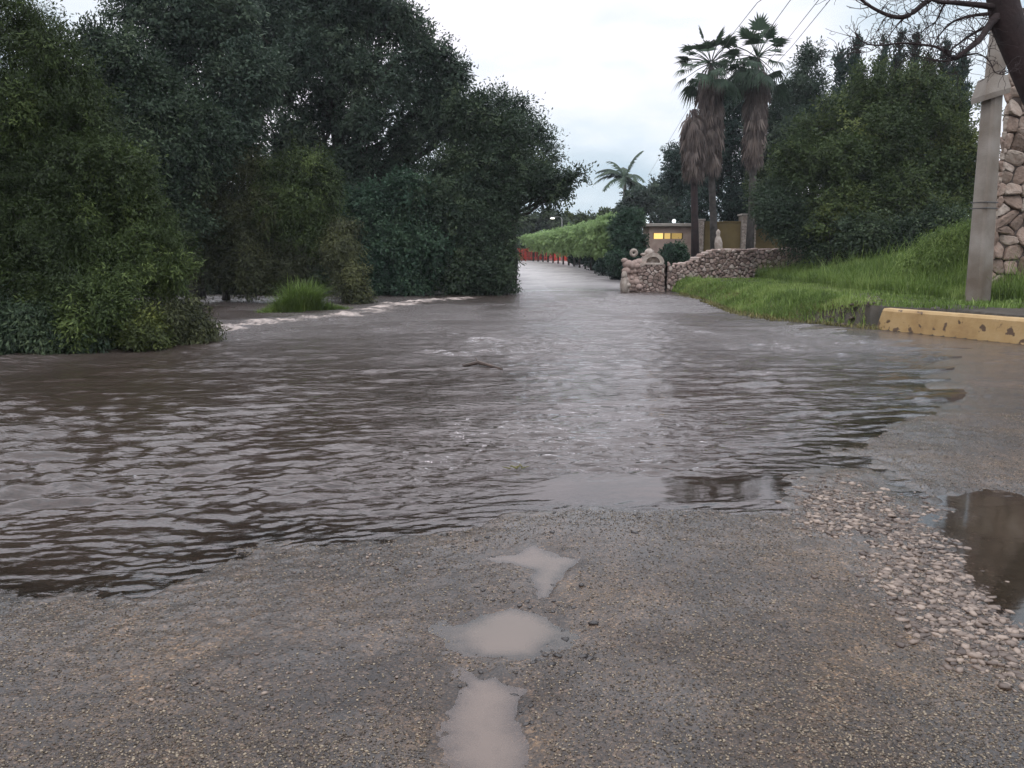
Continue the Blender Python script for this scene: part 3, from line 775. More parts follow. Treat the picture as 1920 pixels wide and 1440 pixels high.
tree('shrub', 'low olive shrub trailing in the flood at the foot of the feathery bush', 'shrub', (320, 12.9),
     [(300, 605, 45, 12.9), (350, 612, 32, 13.1), (380, 618, 18, 13.3), (240, 615, 45, 12.6), (345, 580, 28, 13.2)],
     'brown_leaf', 1700, 24, 0.06, 0.018, 13, 0.03, droop=0.5, sprig=0.28, hole=0.2, hscale=0.5)
tree('shrub', 'small yellow green shrub at the water line below the bush', 'shrub', (275, 12.4),
     [(275, 610, 26, 12.4), (262, 630, 22, 12.2), (290, 632, 18, 12.3)],
     'yellow_leaf', 480, 22, 0.06, 0.020, 14, 0.02, droop=0.3, sprig=0.22, hole=0.15, hscale=0.5)
tree('shrub', 'mid green shrub in front of the edge tree above the brown water', 'shrub', (180, 12.3),
     [(170, 560, 38, 12.2), (200, 590, 36, 12.2), (150, 600, 36, 12.0)],
     'willow', 1100, 22, 0.07, 0.020, 15, 0.02, droop=0.3, sprig=0.25, hole=0.2, hscale=0.5)
tree('shrub', 'dark overhanging shrub with stems dipping in the flood at the left picture edge', 'shrub', (20, 11.9),
     [(-60, 600, 70, 11.9), (40, 610, 52, 11.9), (110, 630, 38, 12.0), (-10, 640, 40, 11.7), (180, 640, 26, 12.1)],
     'dark_leaf', 2600, 22, 0.065, 0.020, 16, 0.03, droop=0.5, sprig=0.3, hole=0.22, hscale=0.5)
# second rank on the left
tree('dark_tree', 'dark round crowned tree standing between the feathery edge tree and the tall central tree', 'tree', (230, 24),
     [(180, 90, 48, 24), (235, 130, 70, 24), (200, 190, 70, 24), (290, 200, 80, 24), (250, 290, 90, 23.5), (330, 300, 80, 23.5), (300, 390, 90, 23), (390, 260, 60, 24)],
     'dark_leaf', 5200, 26, 0.10, 0.045, 21, 0.25, hole=0.35, hscale=1.0)
tree('spreading_tree', 'open branching tree with a long diagonal limb against the sky', 'tree', (380, 27),
     [(260, 15, 50, 27), (330, 40, 70, 27), (400, 90, 70, 27), (300, 100, 60, 27), (370, 170, 60, 26.5), (430, 30, 50, 27), (450, 150, 70, 26.5), (430, 240, 60, 26), (310, -25, 55, 27), (375, -15, 60, 27.5)],
     'blue_leaf', 5200, 24, 0.11, 0.05, 22, 0.26, hole=0.40, hscale=0.8, twigs=9)
tree('central_tree', 'tallest spreading tree in the middle of the left bank with a dark trunk', 'tree', (640, 34),
     [(480, 70, 70, 34), (560, 30, 80, 34), (650, 10, 80, 34), (735, 50, 60, 34), (790, 105, 52, 34), (845, 140, 32, 34), (510, 150, 70, 34), (610, 120, 80, 33), (710, 150, 80, 33),
      (810, 195, 52, 34), (455, 215, 55, 33), (560, 235, 45, 33), (690, 240, 60, 33), (770, 260, 55, 34), (610, -40, 75, 35), (510, -20, 60, 35), (690, -15, 50, 35), (850, 235, 36, 34), (650, 310, 40, 33), (840, 165, 40, 34), (555, 285, 42, 34), (600, 200, 50, 34.5), (730, 315, 42, 34)],
     'blue_leaf', 13000, 24, 0.13, 0.055, 23, 0.42, hole=0.365, hscale=0.8, twigs=10, shell=0.6)
tree('leafy_tree', 'dark tree with airy top at the right end of the left bank by the road', 'tree', (900, 32),
     [(880, 215, 40, 32), (930, 240, 50, 32), (900, 300, 70, 32), (850, 330, 60, 32), (970, 320, 55, 32), (1015, 350, 40, 32), (1055, 345, 22, 32, 1.5), (1040, 368, 24, 32), (940, 375, 46, 31.5), (880, 400, 75, 31), (1080, 330, 10, 32, 1.6), (912, 452, 34, 31)],
     'dark_leaf', 6800, 26, 0.11, 0.05, 24, 0.28, hole=0.36, hscale=0.8, twigs=7)
tree('slender_tree', 'thin leaved tree whose wispy top shows sky behind, above the bank end', 'tree', (960, 34),
     [(930, 190, 26, 34), (965, 215, 36, 34), (1005, 245, 34, 34), (1035, 275, 26, 34), (950, 260, 40, 34), (1010, 300, 36, 34)],
     'blue_leaf', 1500, 18, 0.11, 0.045, 25, 0.16, hole=0.44, hscale=0.6, twigs=10, shell=0.7)
tree('willow_bush', 'sunlit green rounded bush on the far bank left of the central trunk', 'bush', (580, 26),
     [(570, 330, 62, 26), (600, 370, 40, 26), (520, 350, 50, 26), (540, 410, 70, 25.5), (590, 440, 45, 25.5)],
     'willow', 3600, 28, 0.09, 0.026, 26, 0.14, droop=0.35, sprig=0.42, hole=0.33, hscale=0.7)
tree('willow_bush', 'duller feathery bush behind the grass clump left of the sunlit one', 'bush', (430, 25.5),
     [(400, 320, 52, 25.5), (455, 320, 45, 26), (400, 400, 60, 25), (460, 420, 65, 25), (380, 480, 55, 24.5), (460, 500, 60, 24.5), (340, 420, 50, 25), (540, 500, 50, 25)],
     'brown_leaf', 4600, 28, 0.09, 0.026, 27, 0.14, droop=0.35, sprig=0.42, hole=0.33, hscale=0.7)
tree('shrub', 'brownish drooping shrub standing in the water beside the grass clump', 'shrub', (650, 24),
     [(640, 470, 34, 24.5), (655, 520, 30, 24), (668, 548, 20, 24), (640, 430, 24, 25)],
     'brown_leaf', 1500, 24, 0.08, 0.024, 28, 0.05, droop=0.5, sprig=0.34, hole=0.25, hscale=0.7)
tree('bush', 'dark green bush under the central tree with leaves down to the foam', 'bush', (740, 30),
     [(700, 400, 60, 30), (770, 380, 55, 30), (720, 470, 60, 29.5), (790, 460, 60, 29.5), (700, 520, 45, 29), (770, 520, 45, 29)],
     'hedge_dark', 3800, 26, 0.10, 0.05, 29, 0.12, hole=0.33, hscale=0.8)
tree('bush', 'last dark bush of the left bank touching the road edge', 'bush', (890, 30),
     [(860, 450, 60, 30), (912, 490, 34, 30), (850, 510, 45, 29.5), (905, 520, 40, 29.5), (935, 518, 22, 30), (950, 480, 11, 30), (955, 535, 11, 30), (945, 440, 12, 30.5), (820, 400, 55, 30)],
     'dark_leaf', 3600, 26, 0.10, 0.05, 30, 0.12, hole=0.25, hscale=0.8)
for i, (px_, Yd, top, rr, lab) in enumerate([(600, 48, 250, 95, 'shadowy tall tree seen through the gaps of the central tree'), (620, 37, 430, 90, 'shadowy undergrowth tree low behind the grass clump'), (400, 36, 420, 100, 'shadowy low tree behind the duller feathery bush'), (200, 34, 420, 110, 'shadowy low tree behind the rounded feathery bush'), (830, 38, 420, 90, 'shadowy low tree behind the dark bushes by the foam'), (60, 36, 180, 130, 'shadowy tree deep behind the feathery edge tree'), (480, 42, 330, 150, 'shadowy tree deep behind the far bank bushes'),
                                          (760, 42, 330, 130, 'shadowy tree deep behind the central trunk'), (885, 44, 405, 58, 'shadowy low tree deep behind the last dark bush'), (290, 38, 270, 120, 'shadowy tree deep behind the dark round crowned tree')]):
    tree('back_tree', lab, 'tree', (px_, Yd), [(px_ - rr * .5, top + 50, rr * .7, Yd), (px_ + rr * .5, top + 60, rr * .7, Yd), (px_, top + 130, rr * .9, Yd), (px_ - rr * .7, top + 180, rr * .6, Yd), (px_ + rr * .7, top + 180, rr * .6, Yd)],
         'dark_leaf', 2600, 24, 0.16, 0.08, 40 + i, 0.25, hole=0.25, hscale=1.2)

tree('shrub', 'dark low shrub on the far water line behind the grass clump', 'shrub', (430, 30),
     [(340, 525, 36, 30), (385, 535, 34, 30), (430, 532, 34, 30), (480, 535, 36, 30), (530, 532, 36, 30), (580, 530, 36, 30), (300, 530, 36, 29)],
     'dark_leaf', 2400, 24, 0.10, 0.05, 33, 0.05, droop=0.3, hole=0.15, hscale=0.8)

# ------------------------------------------------------------------ right side trees
tree('broad_tree', 'broad domed olive green tree filling the right behind the grass bank', 'tree', (1680, 33),
     [(1650, 170, 70, 33), (1560, 240, 70, 32), (1720, 190, 80, 33), (1790, 230, 60, 33), (1640, 260, 90, 32), (1740, 300, 95, 32), (1560, 330, 85, 31), (1660, 370, 95, 31), (1790, 330, 60, 32), (1500, 300, 50, 32), (1800, 400, 50, 31),
      (1580, 420, 70, 30), (1730, 420, 80, 30)],
     'ficus', 9800, 26, 0.10, 0.05, 51, 0.35, hole=0.39, hscale=1.5)
tree('shadowed_tree', 'low dark tree at the wall end beneath the broad domed crown', 'tree', (1520, 29.5),
     [(1480, 400, 50, 31), (1520, 440, 50, 30.5), (1560, 470, 38, 30), (1620, 450, 48, 29), (1690, 450, 42, 28.5), (1450, 370, 36, 32), (1760, 430, 42, 28)],
     'dark_leaf', 3400, 26, 0.09, 0.045, 52, 0.16, hole=0.24, hscale=0.8)
tree('grey_tree', 'tall greyish green conical tree right of the two fan palms', 'tree', (1510, 48),
     [(1512, 120, 26, 48, 1, 1.2), (1515, 170, 42, 48), (1480, 190, 36, 48), (1545, 215, 40, 48), (1500, 260, 60, 47), (1450, 240, 42, 48), (1460, 300, 50, 47), (1530, 300, 50, 46)],
     'blue_leaf', 4200, 24, 0.15, 0.06, 53, 0.3, hole=0.33, hscale=1.0)
tree('leafy_tree', 'very dark tree behind the trunks of the fan palms', 'tree', (1350, 50),
     [(1375, 200, 34, 50), (1365, 260, 42, 50), (1420, 310, 50, 49), (1340, 330, 56, 50), (1290, 340, 38, 50), (1390, 380, 50, 48), (1310, 400, 46, 48), (1270, 300, 14, 50), (1360, 170, 22, 50), (1440, 370, 40, 48), (1480, 425, 42, 47), (1440, 440, 40, 47.5)],
     'cypress', 4600, 24, 0.16, 0.07, 54, 0.3, hole=0.28, hscale=1.0)
tree('bushy_tree', 'mid green bushy tree over the ochre wall right of the palm trunks', 'tree', (1470, 44.5),
     [(1450, 380, 36, 44.5), (1490, 400, 30, 44.5), (1430, 340, 30, 45)],
     'ficus', 1300, 24, 0.13, 0.06, 55, 0.14, hole=0.26, hscale=0.8)
tree('small_tree', 'airy small tree left of the fan palms with leaf tufts against the sky', 'tree', (1275, 52),
     [(1262, 290, 14, 52), (1268, 330, 22, 52), (1255, 350, 14, 52), (1285, 280, 16, 52)],
     'cypress', 500, 20, 0.16, 0.07, 56, 0.12, hole=0.35, hscale=0.7, twigs=8)
tree('background_tree', 'pale green tree in the distance beneath the royal palm', 'tree', (1210, 85),
     [(1200, 375, 26, 85, 1.3), (1240, 365, 30, 84, 1.3), (1185, 395, 20, 85, 1.4), (1250, 395, 30, 82)],
     'blue_leaf', 1500, 22, 0.28, 0.13, 57, 0.3, hole=0.28, hscale=2)
tree('background_tree', 'rounded tree in the distance behind the light green hedge', 'tree', (1110, 105),
     [(1105, 418, 24, 105, 1.5), (1140, 412, 22, 105, 1.3), (1070, 422, 22, 105, 1.4)],
     'ficus', 1200, 20, 0.32, 0.15, 58, 0.3, hole=0.22, hscale=2.5)
tree('background_tree', 'dark tree in the distance where the road bends behind the lamp', 'tree', (1020, 98),
     [(1030, 415, 24, 98, 1.2), (990, 420, 30, 98, 1.3), (950, 430, 34, 98), (1050, 428, 20, 98, 1.4), (975, 455, 26, 96, 1.4), (1015, 455, 22, 96, 1.5), (945, 470, 24, 94, 1.3), (985, 476, 14, 92, 2.0), (1040, 462, 18, 95, 1.5)],
     'dark_leaf', 2400, 20, 0.3, 0.14, 59, 0.3, hole=0.22, hscale=2.5)
# cypresses
def cypress(px, pytop, w_px, Yd, seed, lab):
    top = at(px, pytop, Yd); bz = gh(top.x, Yd); hgt = top.z - bz; R = w_px * Yd / F / 2
    bl = []
    n = 9
    for i in range(n):
        t = i / (n - 1)
        bl.append((top.x + 0.1 * math.sin(i * 2.1 + seed), Yd, bz + hgt * (0.12 + 0.84 * t), R * (1.05 - 0.75 * t ** 2.2), R * (1.05 - 0.75 * t ** 2.2), hgt * 0.10))
    root = empty('cypress_tree')
    V, Fq, var = foliage_arrays(bl, 1300, 18, 0.20, 0.07, seed, droop=-0.5, sprig=0.45, hole=0.2, hscale=1.0, shell=0.4, up=0.9)
    np_mesh('crown', V, Fq, M['cypress'], fattr={'var': var}, parent=root)
    mb = MB(); mb.tube([(top.x, Yd, bz - 0.3), (top.x, Yd, bz + hgt * 0.5), (top.x, Yd, bz + hgt * 0.93)], [0.16, 0.10, 0.02], 7); mb.build('trunk', M['bark'], root, smooth=True)
    tagp(root, lab, 'tree', 'dark cypresses behind the broad tree')
    set_base(root, (top.x, Yd, bz))
for i, (a_, b_, c_, d_, l_) in enumerate([(1578, 112, 36, 52, 'first cypress from the fan palms, tip split from its neighbour'), (1607, 92, 30, 52, 'second cypress from the fan palms, taller than the one before it'), (1655, 98, 26, 54, 'third cypress from the fan palms, peeping over the dome'),
        (1685, 90, 26, 54, 'fourth cypress from the fan palms, at the top of the dome'), (1716, 92, 26, 53, 'fifth cypress from the fan palms, under the bare twigs'), (1742, 128, 24, 53, 'shortest cypress, sixth from the fan palms'),
        (1775, 106, 30, 51, 'seventh cypress from the fan palms, dark and wide'), (1806, 112, 34, 51, 'last cypress, the one next to the concrete pole')]):
    cypress(a_, b_, c_, d_, 70 + i, l_)

# ------------------------------------------------------------------ palms
def fan_leaf(mb, org, dirv, pet, size, r, a, droop=0.3, nseg=14, spread=2.3):
    dirv = dirv.normalized(); tip = org + dirv * pet + Vector((0, 0, -droop * pet * 0.4))
    mb.tube([org, org.lerp(tip, 0.5) + Vector((0, 0, 0.05)), tip], [0.03, 0.022, 0.015], 3, a=a, cap=False)
    fd = (tip - org).normalized(); side = fd.cross(Vector((0, 0, 1)))
    if side.length < 0.1: side = Vector((1, 0, 0))
    side.normalize(); rollv = Vector(mnoise.random_unit_vector()); side = (side + rollv * 0.35).normalized()
    for j in range(nseg):
        an = (j / (nseg - 1) - 0.5) * spread
        dd = (fd * math.cos(an) + side * math.sin(an)).normalized()
        nrm = fd.cross(side).normalized()
        wv = dd.cross(nrm).normalized() * size * 0.055
        L_ = size * (0.85 + 0.3 * r.random()) * (1 - 0.25 * abs(an))
        m_ = tip + dd * L_ * 0.6; e_ = tip + dd * L_ + Vector((0, 0, -droop * L_ * 0.55))
        aa = min(max(a + r.uniform(-0.2, 0.2), 0), 1)
        mb.poly([tip, m_ + wv, e_, m_ - wv], aa)
def fan_palm(cpx, cpy, Yd, skirt_py, base_px, seed, lab, crown=True, R=1.65, skirt_r=0.54, bark='bark_grey', skirt_top=None):
    r = random.Random(seed)
    hub = at(cpx, cpy, Yd); bx = (base_px - 960) / F * Yd / CT; bz = gh(bx, Yd)
    root = empty('fan_palm')
    base = Vector((bx, Yd, bz))
    sk0 = at(cpx * 0.75 + base_px * 0.25, skirt_py, Yd)
    mb = MB(); n = 8
    pts = [base + Vector((0, 0, -0.3)), base.lerp(sk0, 0.5), sk0, sk0.lerp(hub, 0.5), hub]
    mb.tube(pts, [0.24, 0.18, 0.17, 0.17, 0.13], 10)
    mb.build('trunk', M[bark], root, smooth=True)
    if crown:
        mb = MB()
        for i in range(46):
            el = math.asin(max(-0.75, min(0.99, r.uniform(-0.75, 1.0)))); az = r.uniform(0, 6.28)
            d_ = Vector((math.cos(az) * math.cos(el), math.sin(az) * math.cos(el), math.sin(el)))
            fan_leaf(mb, hub + d_ * 0.1, d_, R * r.uniform(0.5, 0.8), R * r.uniform(0.42, 0.60), r, 0.55 if el > 0 else 0.3, droop=0.25 + 0.5 * (el < 0.2), nseg=15, spread=2.5)
        mb.build('crown', M['palm'], root)
    # hanging skirt of dead leaves
    mb = MB(); n = 330
    ztop, zbot = (hub.z - 0.25 if crown else hub.z), sk0.z
    for i in range(n):
        t = r.random(); z = ztop + (zbot - ztop) * t * 0.93
        c_ = hub.lerp(sk0, (hub.z - z) / max(hub.z - sk0.z, 0.1)); az = r.uniform(0, 6.28)
        rr = skirt_r * (1.0 - 0.45 * t) * r.uniform(0.35, 0.85)
        o_ = Vector((c_.x + math.cos(az) * rr, c_.y + math.sin(az) * rr, z))
        d_ = Vector((math.cos(az) * 0.25, math.sin(az) * 0.25, -1)) + Vector((r.uniform(-.2, .2), r.uniform(-.2, .2), 0))
        fan_leaf(mb, o_, d_, 0.25, r.uniform(0.5, 0.95), r, r.uniform(0.1, 0.9) * (0.6 + 0.5 * t), droop=0.6, nseg=8, spread=1.3)
    mb.build('dead_leaves', M['skirt'], root)
    tagp(root, lab, 'palm tree', 'fan palms behind the rubble wall')
    set_base(root, base)
fan_palm(1333, 118, 43, 300, 1333, 1, 'fan palm with a green crown and shaggy skirt, the shorter of the two crowned ones')
fan_palm(1420, 108, 43.5, 292, 1394, 2, 'tallest fan palm, its skirt of dead leaves beside the grey conical tree', R=1.75)
fan_palm(1302, 205, 42, 308, 1297, 3, 'headless fan palm with only dead leaves on a reddish trunk', crown=False, skirt_r=0.45, bark='bark_red')
def royal_palm():
    Yd = 92; hub = at(1172, 338, Yd); bz = gh(hub.x, Yd); r = random.Random(5); root = empty('royal_palm')
    mb = MB(); mb.tube([(hub.x, Yd, bz - .3), (hub.x, Yd, bz + 3), (hub.x, Yd, hub.z - 1.2), hub], [0.3, 0.26, 0.2, 0.16], 10); mb.build('trunk', M['concrete'], root, smooth=True)
    fm = MB()
    for i in range(19):
        az = i * 2.399 + 0.3; el = [1.35, 0.9, 0.5, 0.2, 0.75, 0.05, 1.1, 0.35, -0.2, 0.6, 0.0, 0.9, 0.3][i % 13]
        L_ = 3.9; p = hub.copy(); d_ = Vector((math.cos(az) * math.cos(el), 0.7 * math.sin(az) * math.cos(el), math.sin(el))); pts = [p.copy()]
        for s_ in range(9):
            p = p + d_ * (L_ / 9); d_ = (d_ + Vector((0, 0, -0.19))).normalized(); pts.append(p.copy())
        fm.tube(pts, [0.05 * (1 - s_ / 11) for s_ in range(10)], 3, cap=False)
        for s_ in range(1, 10):
            t_ = (pts[s_] - pts[s_ - 1]).normalized(); sd_ = t_.cross(Vector((0, 0, 1))).normalized()
            for q in range(4):
                b_ = pts[s_ - 1].lerp(pts[s_], q / 4)
                for sg in (-1, 1):
                    ll = 0.85 * math.sin(min(0.35 + s_ / 9 * 2.5, 3.0)) + 0.15
                    e_ = b_ + (sd_ * sg * 0.75 + t_ * 0.45 + Vector((0, 0, -0.35 + r.uniform(-.2, .2)))) * ll
                    wv = t_ * 0.11
                    fm.poly([b_ - wv, b_ + wv, e_], r.random())
    fm.build('crown', M['palm'], root)
    tagp(root, 'distant royal palm with arching fronds against the white sky', 'palm tree'); set_base(root, (hub.x, Yd, bz))
royal_palm()

# ------------------------------------------------------------------ hedges, grass
def hedge_row():
    root = empty('clipped_hedge'); bl = []; n = 15; r = random.Random(3); stems = []
    for i in range(n):
        t = i / (n - 1)
        px = 1150 - 150 * t ** 0.85; Yd = 46 + 26 * t
        ytop = 405 + 36 * t ** 0.55; ybot = 492 - 22 * t ** 0.7
        a_, b_ = at(px, ytop, Yd), at(px, ybot, Yd)
        hh = a_.z - b_.z; c = a_.lerp(b_, 0.30)
        bl.append((c.x, c.y, c.z, 0.95, 0.7, hh * 0.30)); bl.append((c.x + 0.1, c.y, a_.z - hh * 0.14, 1.1, 0.7, hh * 0.14))
        c2 = a_.lerp(b_, 0.55); bl.append((c2.x, c2.y, c2.z, 0.52, 0.5, hh * 0.36))
        tr = MB(); tr.tube([(c2.x, c2.y + 0.1, gh(c2.x, c2.y) - 0.2), (c2.x, c2.y + 0.1, c2.z)], [0.08, 0.06], 6); tr.build('stem', M['bark'], root)
    V, Fq, var = foliage_arrays(bl, 7500, 20, 0.13, 0.065, 91, sprig=0.16, hole=0.0, droop=0.4, shell=0.2, lobes=False, coarse=1.2)
    var = np.clip(var + 0.1, 0, 1)
    np_mesh('foliage', V, Fq, M['hedge_light'], fattr={'var': var}, parent=root)
    tagp(root, 'long light green clipped hedge with scalloped lower edge beside the far road', 'hedge'); set_base(root, (bl[0][0], bl[0][1], gh(bl[0][0], bl[0][1])))
hedge_row()
tree('tall_hedge', 'tall dark green clipped hedge block between the light hedge and the gatehouse', 'hedge', (1185, 42),
     [(1183, 418, 24, 42, 1, 0.9), (1170, 450, 24, 41), (1190, 450, 20, 42), (1165, 490, 20, 40), (1185, 485, 22, 41), (1158, 425, 14, 43), (1150, 485, 12, 42), (1196, 480, 14, 42)],
     'hedge_dark', 3400, 24, 0.10, 0.05, 92, 0.12, hole=0.12, sprig=0.28, part='foliage')
tree('round_bush', 'round green bush in front of the gatehouse behind the dip of the rubble wall', 'bush', (1262, 36),
     [(1262, 475, 20, 36), (1250, 488, 14, 36), (1278, 488, 13, 36)],
     'hedge_dark', 900, 22, 0.08, 0.04, 93, 0.05, hole=0.15, sprig=0.2, part='foliage')
# dark fill under the hedge along the verge
tree('verge_shrubs', 'low dark planting along the far right road edge under the hedge', 'shrubs', (1130, 52),
     [(1140, 500, 13, 46, 1.6), (1115, 490, 11, 52, 1.8), (1085, 484, 10, 58, 2.0), (1160, 512, 12, 42, 1.2)],
     'cypress', 1500, 20, 0.12, 0.05, 94, 0.05, hole=0.1, sprig=0.25, part='foliage')

def blades(name, pts, zs, hgt, wid, mat, seed, lab, cat, lean=0.5, kind='stuff'):
    r = np.random.default_rng(seed); n = len(pts)
    az = r.random(n) * 6.28; hh = hgt * (0.5 + 0.9 * r.random(n)); w_ = wid * (0.6 + 0.8 * r.random(n))
    le = lean * (0.3 + r.random(n))
    dx, dy = np.cos(az), np.sin(az); sx, sy = -dy, dx
    b = np.stack([pts[:, 0], pts[:, 1], zs], 1)
    def lvl(t, wf):
        c = b + np.stack([dx * le * hh * t ** 2, dy * le * hh * t ** 2, hh * (t - 0.35 * le * t ** 2)], 1)
        s_ = np.stack([sx * w_ * wf, sy * w_ * wf, np.zeros(n)], 1)
        return c - s_, c + s_
    a0, a1 = lvl(0, 0.5); b0, b1 = lvl(0.55, 0.42); c0, c1 = lvl(1.0, 0.05)
    V = np.stack([a0, a1, b1, b0, c1, c0], 1).reshape(-1, 3)
    k = np.arange(n)[:, None] * 6
    Fq = np.concatenate([k + np.array([[0, 1, 2, 3]]), k + np.array([[3, 2, 4, 5]])], 1).reshape(-1, 4)
    tone = vn2(pts[:, 0] * 0.9, pts[:, 1] * 0.9, seed + 1) * 0.6 + vn2(pts[:, 0] * 3, pts[:, 1] * 3, seed + 2) * 0.4
    var = np.repeat(np.clip(tone * 0.9 + 0.35 * (r.random(n) - 0.4) + (r.random(n) < 0.06) * 0.5, 0, 1), 2)
    o_ = np_mesh(name, V, Fq, M[mat], fattr={'var': var})
    tagp(o_, lab, cat, kind=kind)
    return o_
r = np.random.default_rng(5)
n = 420000
gx = 4.0 + 15 * r.random(n); gy = 14 + 20 * r.random(n)
sb = -sd_poly(gx, gy, BANK)
vis = (gx / gy < 0.72) & (sb > 0.05) & ~((gx > KA.x + 0.02) & (sb < 0.33))
gx, gy, sb = gx[vis], gy[vis], sb[vis]
z = ground_h(gx, gy, False)
tall = 0.35 + 0.9 * sstep(1.5, 6, sb)
dens = r.random(len(gx)) < (0.75 - 0.35 * sstep(4, 9, sb))
gx, gy, z, sb, tall = gx[dens], gy[dens], z[dens], sb[dens], tall[dens]
# thin short weeds on the flat strip behind the kerb
strip = (gx > KA.x + 0.2) & (sb < 3.6)
keep = ~strip | (r.random(len(gx)) < 0.35)
gx, gy, z, sb = gx[keep], gy[keep], z[keep], sb[keep]
hs = 0.11 + 0.24 * sstep(0.5, 5, sb) * (0.4 + 1.3 * vn2(gx * 1.1, gy * 1.1, 5)) + 0.10 * (vn2(gx * 3, gy * 3, 6) - 0.3)
hs = np.where((gx > KA.x + 0.2) & (sb < 3.6), 0.08, hs)
hs = hs * np.where(r.random(len(hs)) < 0.03, 2.1, 1.0)
def blades_h(name, pts, zs, hs, wid, mat, seed, lab, cat):
    return blades(name, pts, zs, hs, wid, mat, seed, lab, cat)
blades_h('bank_grass', np.stack([gx, gy], 1), z, hs, 0.016, 'grass', 6, 'bright green grass covering the bank on the right between rubble wall and kerb', 'grass')
n = 14000
bx_ = 4.2 + 6 * r.random(n * 4); by_ = 14 + 16 * r.random(n * 4); sb = -sd_poly(bx_, by_, BANK)
k = (sb > -0.15) & (sb < 0.75) & (bx_ < KA.x); bx_, by_ = bx_[k][:n], by_[k][:n]
blades('flattened_grass', np.stack([bx_, by_], 1), ground_h(bx_, by_, False), 0.10, 0.015, 'drygrass', 8, 'yellowed flattened grass where the bank meets the flood', 'grass', lean=1.0)
# grass clump in the river
def clump(px, py, wpx, hgt, n, seed, lab, mat='grass', wid=0.018):
    c = gp(px, py); R = wpx * c[1] / F / 2; rr = np.random.default_rng(seed)
    tc_ = rr.normal(size=(11, 2)) * np.array([R * 0.48, R * 0.3]); th_ = 0.45 + 0.75 * rr.random(11); ti = rr.integers(0, 11, n)
    p = tc_[ti] + rr.normal(size=(n, 2)) * R * 0.13 + np.array(c)
    d = np.hypot((p[:, 0] - c[0]) / R, (p[:, 1] - c[1]) / (R * .6))
    hs_ = hgt * np.clip(1.2 - d ** 1.5 * .8, 0.25, 1.1) * th_[ti]
    return blades('grass_clump', p, np.full(n, -0.08), hs_, wid, mat, seed, lab, 'grass clump', lean=0.75, kind=None)
clump(560, 583, 125, 0.80, 6200, 21, 'bright green clump of tall grass standing in the flood by the foam')
clump(622, 579, 90, 0.22, 1400, 22, 'low green tuft right of the tall grass clump in the flood')
tree('vine_bush', 'arching bright green creeper mound against the foot of the concrete pole', 'bush', (1775, 21.5),
     [(1785, 445, 26, 21.5), (1806, 430, 22, 21.5), (1755, 452, 16, 21.8), (1735, 470, 16, 21.8), (1770, 475, 26, 21), (1800, 480, 26, 21), (1712, 482, 12, 21.5)],
     'grass', 1700, 20, 0.12, 0.016, 95, 0.03, droop=0.7, hole=0.3, sprig=0.55, part='foliage', coarse=1.0)

# ------------------------------------------------------------------ stone walls
def clip(poly, a, b, c):
    out_ = []
    for i in range(len(poly)):
        p, q = poly[i], poly[(i + 1) % len(poly)]
        dp, dq = a * p[0] + b * p[1] - c, a * q[0] + b * q[1] - c
        if dp <= 0: out_.append(p)
        if dp * dq < 0:
            t = dp / (dp - dq); out_.append((p[0] + t * (q[0] - p[0]), p[1] + t * (q[1] - p[1])))
    return out_
def stone_cells(W, Hh, sx, sz, seed, jitter=0.49):
    r = random.Random(seed); nx, nz_ = max(1, round(W / sx)), max(1, round(Hh / sz)); P = {}
    for i in range(-1, nx + 1):
        for j in range(-1, nz_ + 1):
            P[(i, j)] = ((i + 0.5 + (0.5 if j % 2 else 0) + r.uniform(-jitter, jitter)) * W / nx, (j + 0.5 + r.uniform(-jitter, jitter)) * Hh / nz_)
    cells = []
    for (i, j), p in P.items():
        poly = [(0, 0), (W, 0), (W, Hh), (0, Hh)]
        for di in (-2, -1, 0, 1, 2):
            for dj in (-2, -1, 0, 1, 2):
                if (di, dj) == (0, 0) or (i + di, j + dj) not in P: continue
                q = P[(i + di, j + dj)]; mx_, my_ = (p[0] + q[0]) / 2, (p[1] + q[1]) / 2
                a, b = q[0] - p[0], (q[1] - p[1])
                poly = clip(poly, a, b, a * mx_ + b * my_)
                if len(poly) < 3: break
            if len(poly) < 3: break
        if len(poly) >= 3: cells.append(poly)
    return cells
